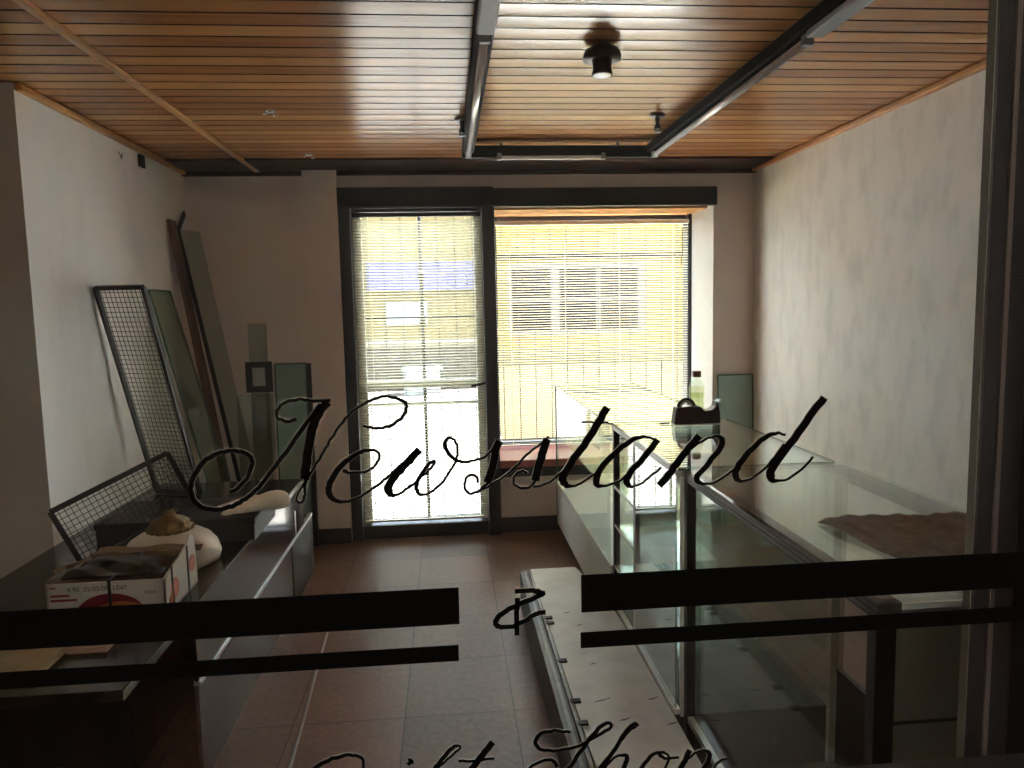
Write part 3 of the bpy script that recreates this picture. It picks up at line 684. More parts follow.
tag(mb.build('metal_strip', M_black), 'bent black metal strip in front of the tall grey glass sheet', 'metal strip')
pane('glass_sheet', (-1.255, 4.77, 1.43), (-1.14, 4.77, 1.43), (-1.255, 4.73, 0), (-1.14, 4.73, 0), .006, M_tint, 'narrow tall glass strip on the back wall behind the small dark frame', 'glass sheet', GP)
pane('glass_sheet', (-1.10, 4.765, 1.172), (-.905, 4.765, 1.172), (-1.10, 4.70, 0), (-.905, 4.70, 0), .008, M_pale_green, 'blue-green glass sheet standing beside the plaster pier', 'glass sheet', GP, M_greenedge)
pane('glass_sheet', (-1.34, 4.745, .985), (-1.115, 4.745, .985), (-1.34, 4.69, 0), (-1.115, 4.69, 0), .006, M_tint, 'low grey glass sheet standing under the small dark frame', 'glass sheet', GP)
pane('dark_matte', (-.900, 4.755, 1.172), (-.872, 4.755, 1.172), (-.900, 4.69, 0), (-.872, 4.69, 0), .03, M_dark, 'narrow dark strip standing in for shade against the side of the pier', 'board')  # dark strip put where the wall beside the pier lies in shade
pc = thing('picture_frame', (-1.19, 4.72, 1.0), 'small dark picture frame on the back wall with a grey sheet inside', 'picture frame')
MB().box(-1.27, -1.108, 4.715, 4.73, 1.0, 1.03).box(-1.27, -1.108, 4.715, 4.73, 1.162, 1.192).box(-1.27, -1.232, 4.715, 4.73, 1.03, 1.162).box(-1.146, -1.108, 4.715, 4.73, 1.03, 1.162).build('frame', M_frame, pc)
pp = MB().box(-1.235, -1.143, 4.72, 4.728, 1.028, 1.165).build('print', M_base, pc)
MB().box(-1.228, -1.152, 4.717, 4.72, 1.04, 1.155).build('grey_sheet', M_plinth, pp)

# black box, lamp, rolled cloth, carton
bb = thing('black_box', (-1.10, 3.12, .592), 'low wide black box behind the cream lamp on the bench', 'box')
MB().box(-1.405, -.795, 2.95, 3.30, .592, .658).build('box_body', M_dark, bb, bevel=.003)
MB().box(-1.41, -.79, 2.945, 3.305, .658, .685).build('lid', M_dark, bb, bevel=.004)
lp = thing('hanging_lamp', (-1.03, 2.715, .592), 'cream glass hanging lamp with brass crown set down on the bench', 'lamp')
lc = (-1.03, 2.715, .594)
MB().lathe([(.142, .0), (.162, .012), (.168, .034), (.160, .062), (.138, .090), (.104, .112), (.07, .122), (.055, .125)], lc, 48, wob=lambda t, h: .012 * math.cos(8 * t)).build('shade', M_cream, lp, smooth=True, solid=.004)
crown = MB().lathe([(.066, .118), (.076, .125), (.074, .138), (.062, .145), (.066, .153), (.052, .165), (.024, .175), (.016, .190), (.014, .199), (0, .201)], lc, 40, wob=lambda t, h: .06 * math.sin(14 * t)).build('brass_crown', M_brass, lp, smooth=True)
bd = MB()
for k in range(18):
    t = 2 * PI * k / 18; bd.lathe([(0, -.008), (.007, -.004), (.008, .0), (.007, .004), (0, .008)], (lc[0] + .076 * math.cos(t), lc[1] + .076 * math.sin(t), lc[2] + .131), 8)
bd.build('beading', M_brass, crown, smooth=True)
MB().tube([(lc[0] - .004 + .021 * math.cos(2 * PI * k / 20), lc[1], lc[2] + .223 + .021 * math.sin(2 * PI * k / 20)) for k in range(21)], .004, 8).build('ring', M_wire, lp, smooth=True)
MB().tube([(lc[0], lc[1], lc[2] + .244), (lc[0] - .02, lc[1] + .02, lc[2] + .257), (lc[0] - .045, lc[1] + .04, lc[2] + .226), (lc[0] - .05, lc[1] + .06, lc[2] + .185)], .004, 8).build('chain', M_wire, lp, smooth=True)
rb = MB()
pts = [(-.93, 2.97, .699), (-.88, 3.0, .705), (-.83, 3.02, .713), (-.785, 3.04, .722), (-.74, 3.05, .729), (-.702, 3.06, .726), (-.678, 3.065, .718)]
rb.tube(pts, [.010, .018, .024, .034, .042, .040, .020], 20)
rbo = rb.build('rolled_cloth', M_bag, smooth=True, subsurf=1)
tx = bpy.data.textures.new('crumple', 'CLOUDS'); tx.noise_scale = .05
md = rbo.modifiers.new('crumple', 'DISPLACE'); md.texture = tx; md.strength = .018
tag(rbo, 'cream rolled cloth bundle lying on the black box toward the aisle', 'cloth bundle')
rb = MB().tube([(-.98, 3.10, .694), (-.91, 3.14, .702), (-.84, 3.17, .706), (-.78, 3.17, .704)], [.006, .013, .017, .014], 12)
tag(rb.build('paper_roll', M_bag, smooth=True), 'thin pale paper roll behind the cream cloth bundle', 'paper roll')

ct = thing('fruit_carton', (-1.04, 2.34, .592), 'open white printed fruit carton with black straps on the near bench end', 'carton')
x0, x1, y0, y1, z0, z1 = -1.215, -.872, 2.225, 2.505, .592, .708
MB().box(x0, x1, y0, y0 + .006, z0, z1).build('front_panel', M_card, ct)
MB().box(x0, x1, y1 - .006, y1, z0, z1).build('back_panel', M_kraft, ct)
MB().box(x0, x0 + .006, y0, y1, z0, z1 - .005).build('left_panel', M_kraft, ct)
MB().box(x0, x1, y0, y1, z0, z0 + .006).build('bottom', M_kraft, ct)
sp = MB().prism([(0, 0), (.278, 0), (.278, .10), (.262, .165), (.23, .185), (.20, .158), (.13, .140), (.03, .124), (0, .116)], (x1 - .006, y0, z0), (0, 1, 0), (0, 0, 1), (.006, 0, 0)).build('printed_side', M_card, ct)
MB().lathe([(0, -.001), (.032, -.001), (.032, .001), (0, .001)], (x1 + .0006, y0 + .075, z0 + .06), 18, axis=(1, 0, 0)).build('fruit_print', M_pink, sp)
MB().lathe([(0, -.001), (.024, -.001), (.024, .001), (0, .001)], (x1 + .0008, y0 + .045, z0 + .028), 18, axis=(1, 0, 0)).build('fruit_print', M_orange, sp)
MB().lathe([(0, -.001), (.028, -.001), (.028, .001), (0, .001)], (x1 + .0006, y0 + .232, z0 + .085), 18, axis=(1, 0, 0)).build('fruit_print', M_pink, sp)
fp = MB(); n = 30; poly = [(.102 * math.cos(PI * k / n), .068 * math.sin(PI * k / n)) for k in range(n + 1)]
fp.prism(poly, ((x0 + x1) / 2 + .01, y0 - .0008, z0 + .012), (1, 0, 0), (0, 0, 1), (0, .0012, 0)); fo = fp.build('fruit_oval', M_red, ct)
fp = MB().prism([(q * .82 + .03, w * .62) for q, w in poly], ((x0 + x1) / 2 + .01, y0 - .0014, z0 + .012), (1, 0, 0), (0, 0, 1), (0, .0008, 0)); fp.build('fruit_cluster', M_orange, fo)
def text(name, s, size, loc, mat, parent):
    cu = bpy.data.curves.new(name, 'FONT'); cu.body = s; cu.size = size; cu.extrude = .0002
    o = bpy.data.objects.new(name, cu); COL.objects.link(o); dg = bpy.context.evaluated_depsgraph_get()
    me = bpy.data.meshes.new_from_object(o.evaluated_get(dg)); bpy.data.objects.remove(o)
    ob = bpy.data.objects.new(name, me); COL.objects.link(ob); me.materials.clear(); me.materials.append(mat)
    ob.parent = parent; ob.location = Vector(loc) - Vector(parent.location); ob.rotation_euler = (PI / 2, 0, 0); return ob
text('lot_code', 'K90  05/05/09  L047', .0205, (x0 + .062, y0 - .0006, z1 - .026), M_ink, ct)
text('small_print', 'MEDK', .013, (x1 - .060, y0 - .0006, z1 - .042), M_ink, ct)
for k, (w, dx) in enumerate(((.055, .012), (.075, .012))): MB().box(x0 + dx, x0 + dx + w, y0 - .0008, y0, z1 - .040 - .014 * k, z1 - .033 - .014 * k).build('red_print', M_red, ct)
MB().box(x0 + .012, x0 + .03, y0 - .0008, y0, z1 - .014, z1 - .010).build('red_print', M_red, ct)
st = MB().box(x0 + .178, x0 + .187, y0 - .003, y0, z0, z1 + .006).box(x0 + .178, x0 + .187, y0 - .003, y1, z1 + .004, z1 + .007)
st.build('strap', M_strap, ct)
MB().box(x1, x1 + .003, y0 + .052, y0 + .060, z0, z0 + .137).build('strap', M_strap, ct)
MB().box(x1, x1 + .003, y0 + .188, y0 + .198, z0, z0 + .156).build('strap', M_strap, ct)
fl = MB().sheet(lambda u, v: (x0 - .02 + .03 * v + .02 * math.sin(8 * u), y0 + .02 + .19 * u, z1 - .002 + .02 * v + .008 * math.sin(6 * u)), 12, 4); fl.build('torn_flap', M_kraft, ct, solid=.003)
fl = MB().sheet(lambda u, v: (x0 + .02 + .34 * u, y1 - .004 + .03 * v, z1 + .010 * v + .004 * math.sin(12 * u)), 16, 4); fl.build('torn_flap', M_kraft, ct, solid=.003)
ctn = MB().sheet(lambda u, v: (x0 + .03 + .29 * u, y0 + .03 + .18 * v, z1 + .004 + .026 * math.sin(3.1 * u) * math.sin(3.1 * v) + .010 * math.sin(9 * u + 4 * v) * math.sin(7 * v)), 28, 20)
tag(ctn.build('plastic_bag', M_plasticbag, smooth=True, solid=.004), 'crumpled dark plastic bag stuffed into the fruit carton', 'plastic bag')

for (xa, xb, ya, yb, zt, m, lb) in ((-1.35, -1.06, 1.86, 2.02, .612, M_paper, 'yellowed papers on the bench at the lower left edge of the photo'), (-1.055, -.95, 2.0, 2.12, .612, M_paper2, 'pinkish papers on the bench beside the yellowed papers')):
    r = thing('paper_stack', ((xa + xb) / 2, (ya + yb) / 2, .592), lb, 'papers')
    mm = MB()
    for k in range(5): d = random.uniform(-.006, .006); mm.box(xa + d, xb + d, ya - d, yb - d, .5925 + k * .004, .5957 + k * .004)
    mm.build('sheets', m, r)

# unseen passage behind the camera, closed in to darken glass reflections and bounce fill
struct(MB().box(-4, 4, -3.6, -3.5, 0, 2.9).build('wall_unseen_passage', M_white))
struct(MB().box(-4, 4, -3.5, .5, 2.8, 2.9).build('ceiling_unseen_passage', M_wall))
struct(MB().box(-4.1, -4, -3.6, .62, 0, 2.9).box(4, 4.1, -3.6, .62, 0, 2.9).box(-4.1, -2.5, .5, .62, 0, 2.9).box(2.2, 4.1, .5, .62, 0, 2.9).box(-2.6, 2.3, .5, .62, ZC, 2.9).build('wall_unseen_passage_side', M_white))
# cable on the floor
cbm = MB().tube([(-.61, 3.72, .007), (-.605, 3.4, .007), (-.59, 3.0, .007), (-.575, 2.7, .007), (-.562, 2.35, .007), (-.555, 1.9, .007)], .0065, 8)
tag(cbm.build('floor_cable', M_shutter, smooth=True), 'thin grey cable running along the tiles beside the bench', 'cable')

# ------------------------------------------------------------------ the shop door in front: glass, post, lettering
fd = bpy.data.objects.new('door_2', None); COL.objects.link(fd); fd.location = (0, .603, 0); struct(fd, 'glass shop door the room is seen through', 'door')
bpy.context.view_layer.update()
MB().box(-.56, .56, .601, .609, .02, 2.16).build('door_glass', M_doorglass, fd)
pm = MB().box(.5305, .62, .689, .700, 0, 2.2).box(.575, .62, .60, .689, 0, 2.2)
pm.build('door_stile', M_black, fd, bevel=.003)
MB().box(.5295, .5305, .689, .700, 0, 2.2).build('stile_edge', M_stedge, fd)
MB().box(.549, .554, .686, .689, 0, 2.2).build('stile_seal', M_base, fd)
MB().box(-.56, .56, .612, .640, .06, 1.05).build('fill_shield', M_black, fd)  # unseen solid panel, added to keep the fill off the near floor
MB().box(-.62, -.56, .595, .655, 0, 2.2).box(-.56, .56, .595, .655, 2.12, 2.2).box(-.56, .56, .595, .655, .0, .06).build('door_rail', M_black, fd)
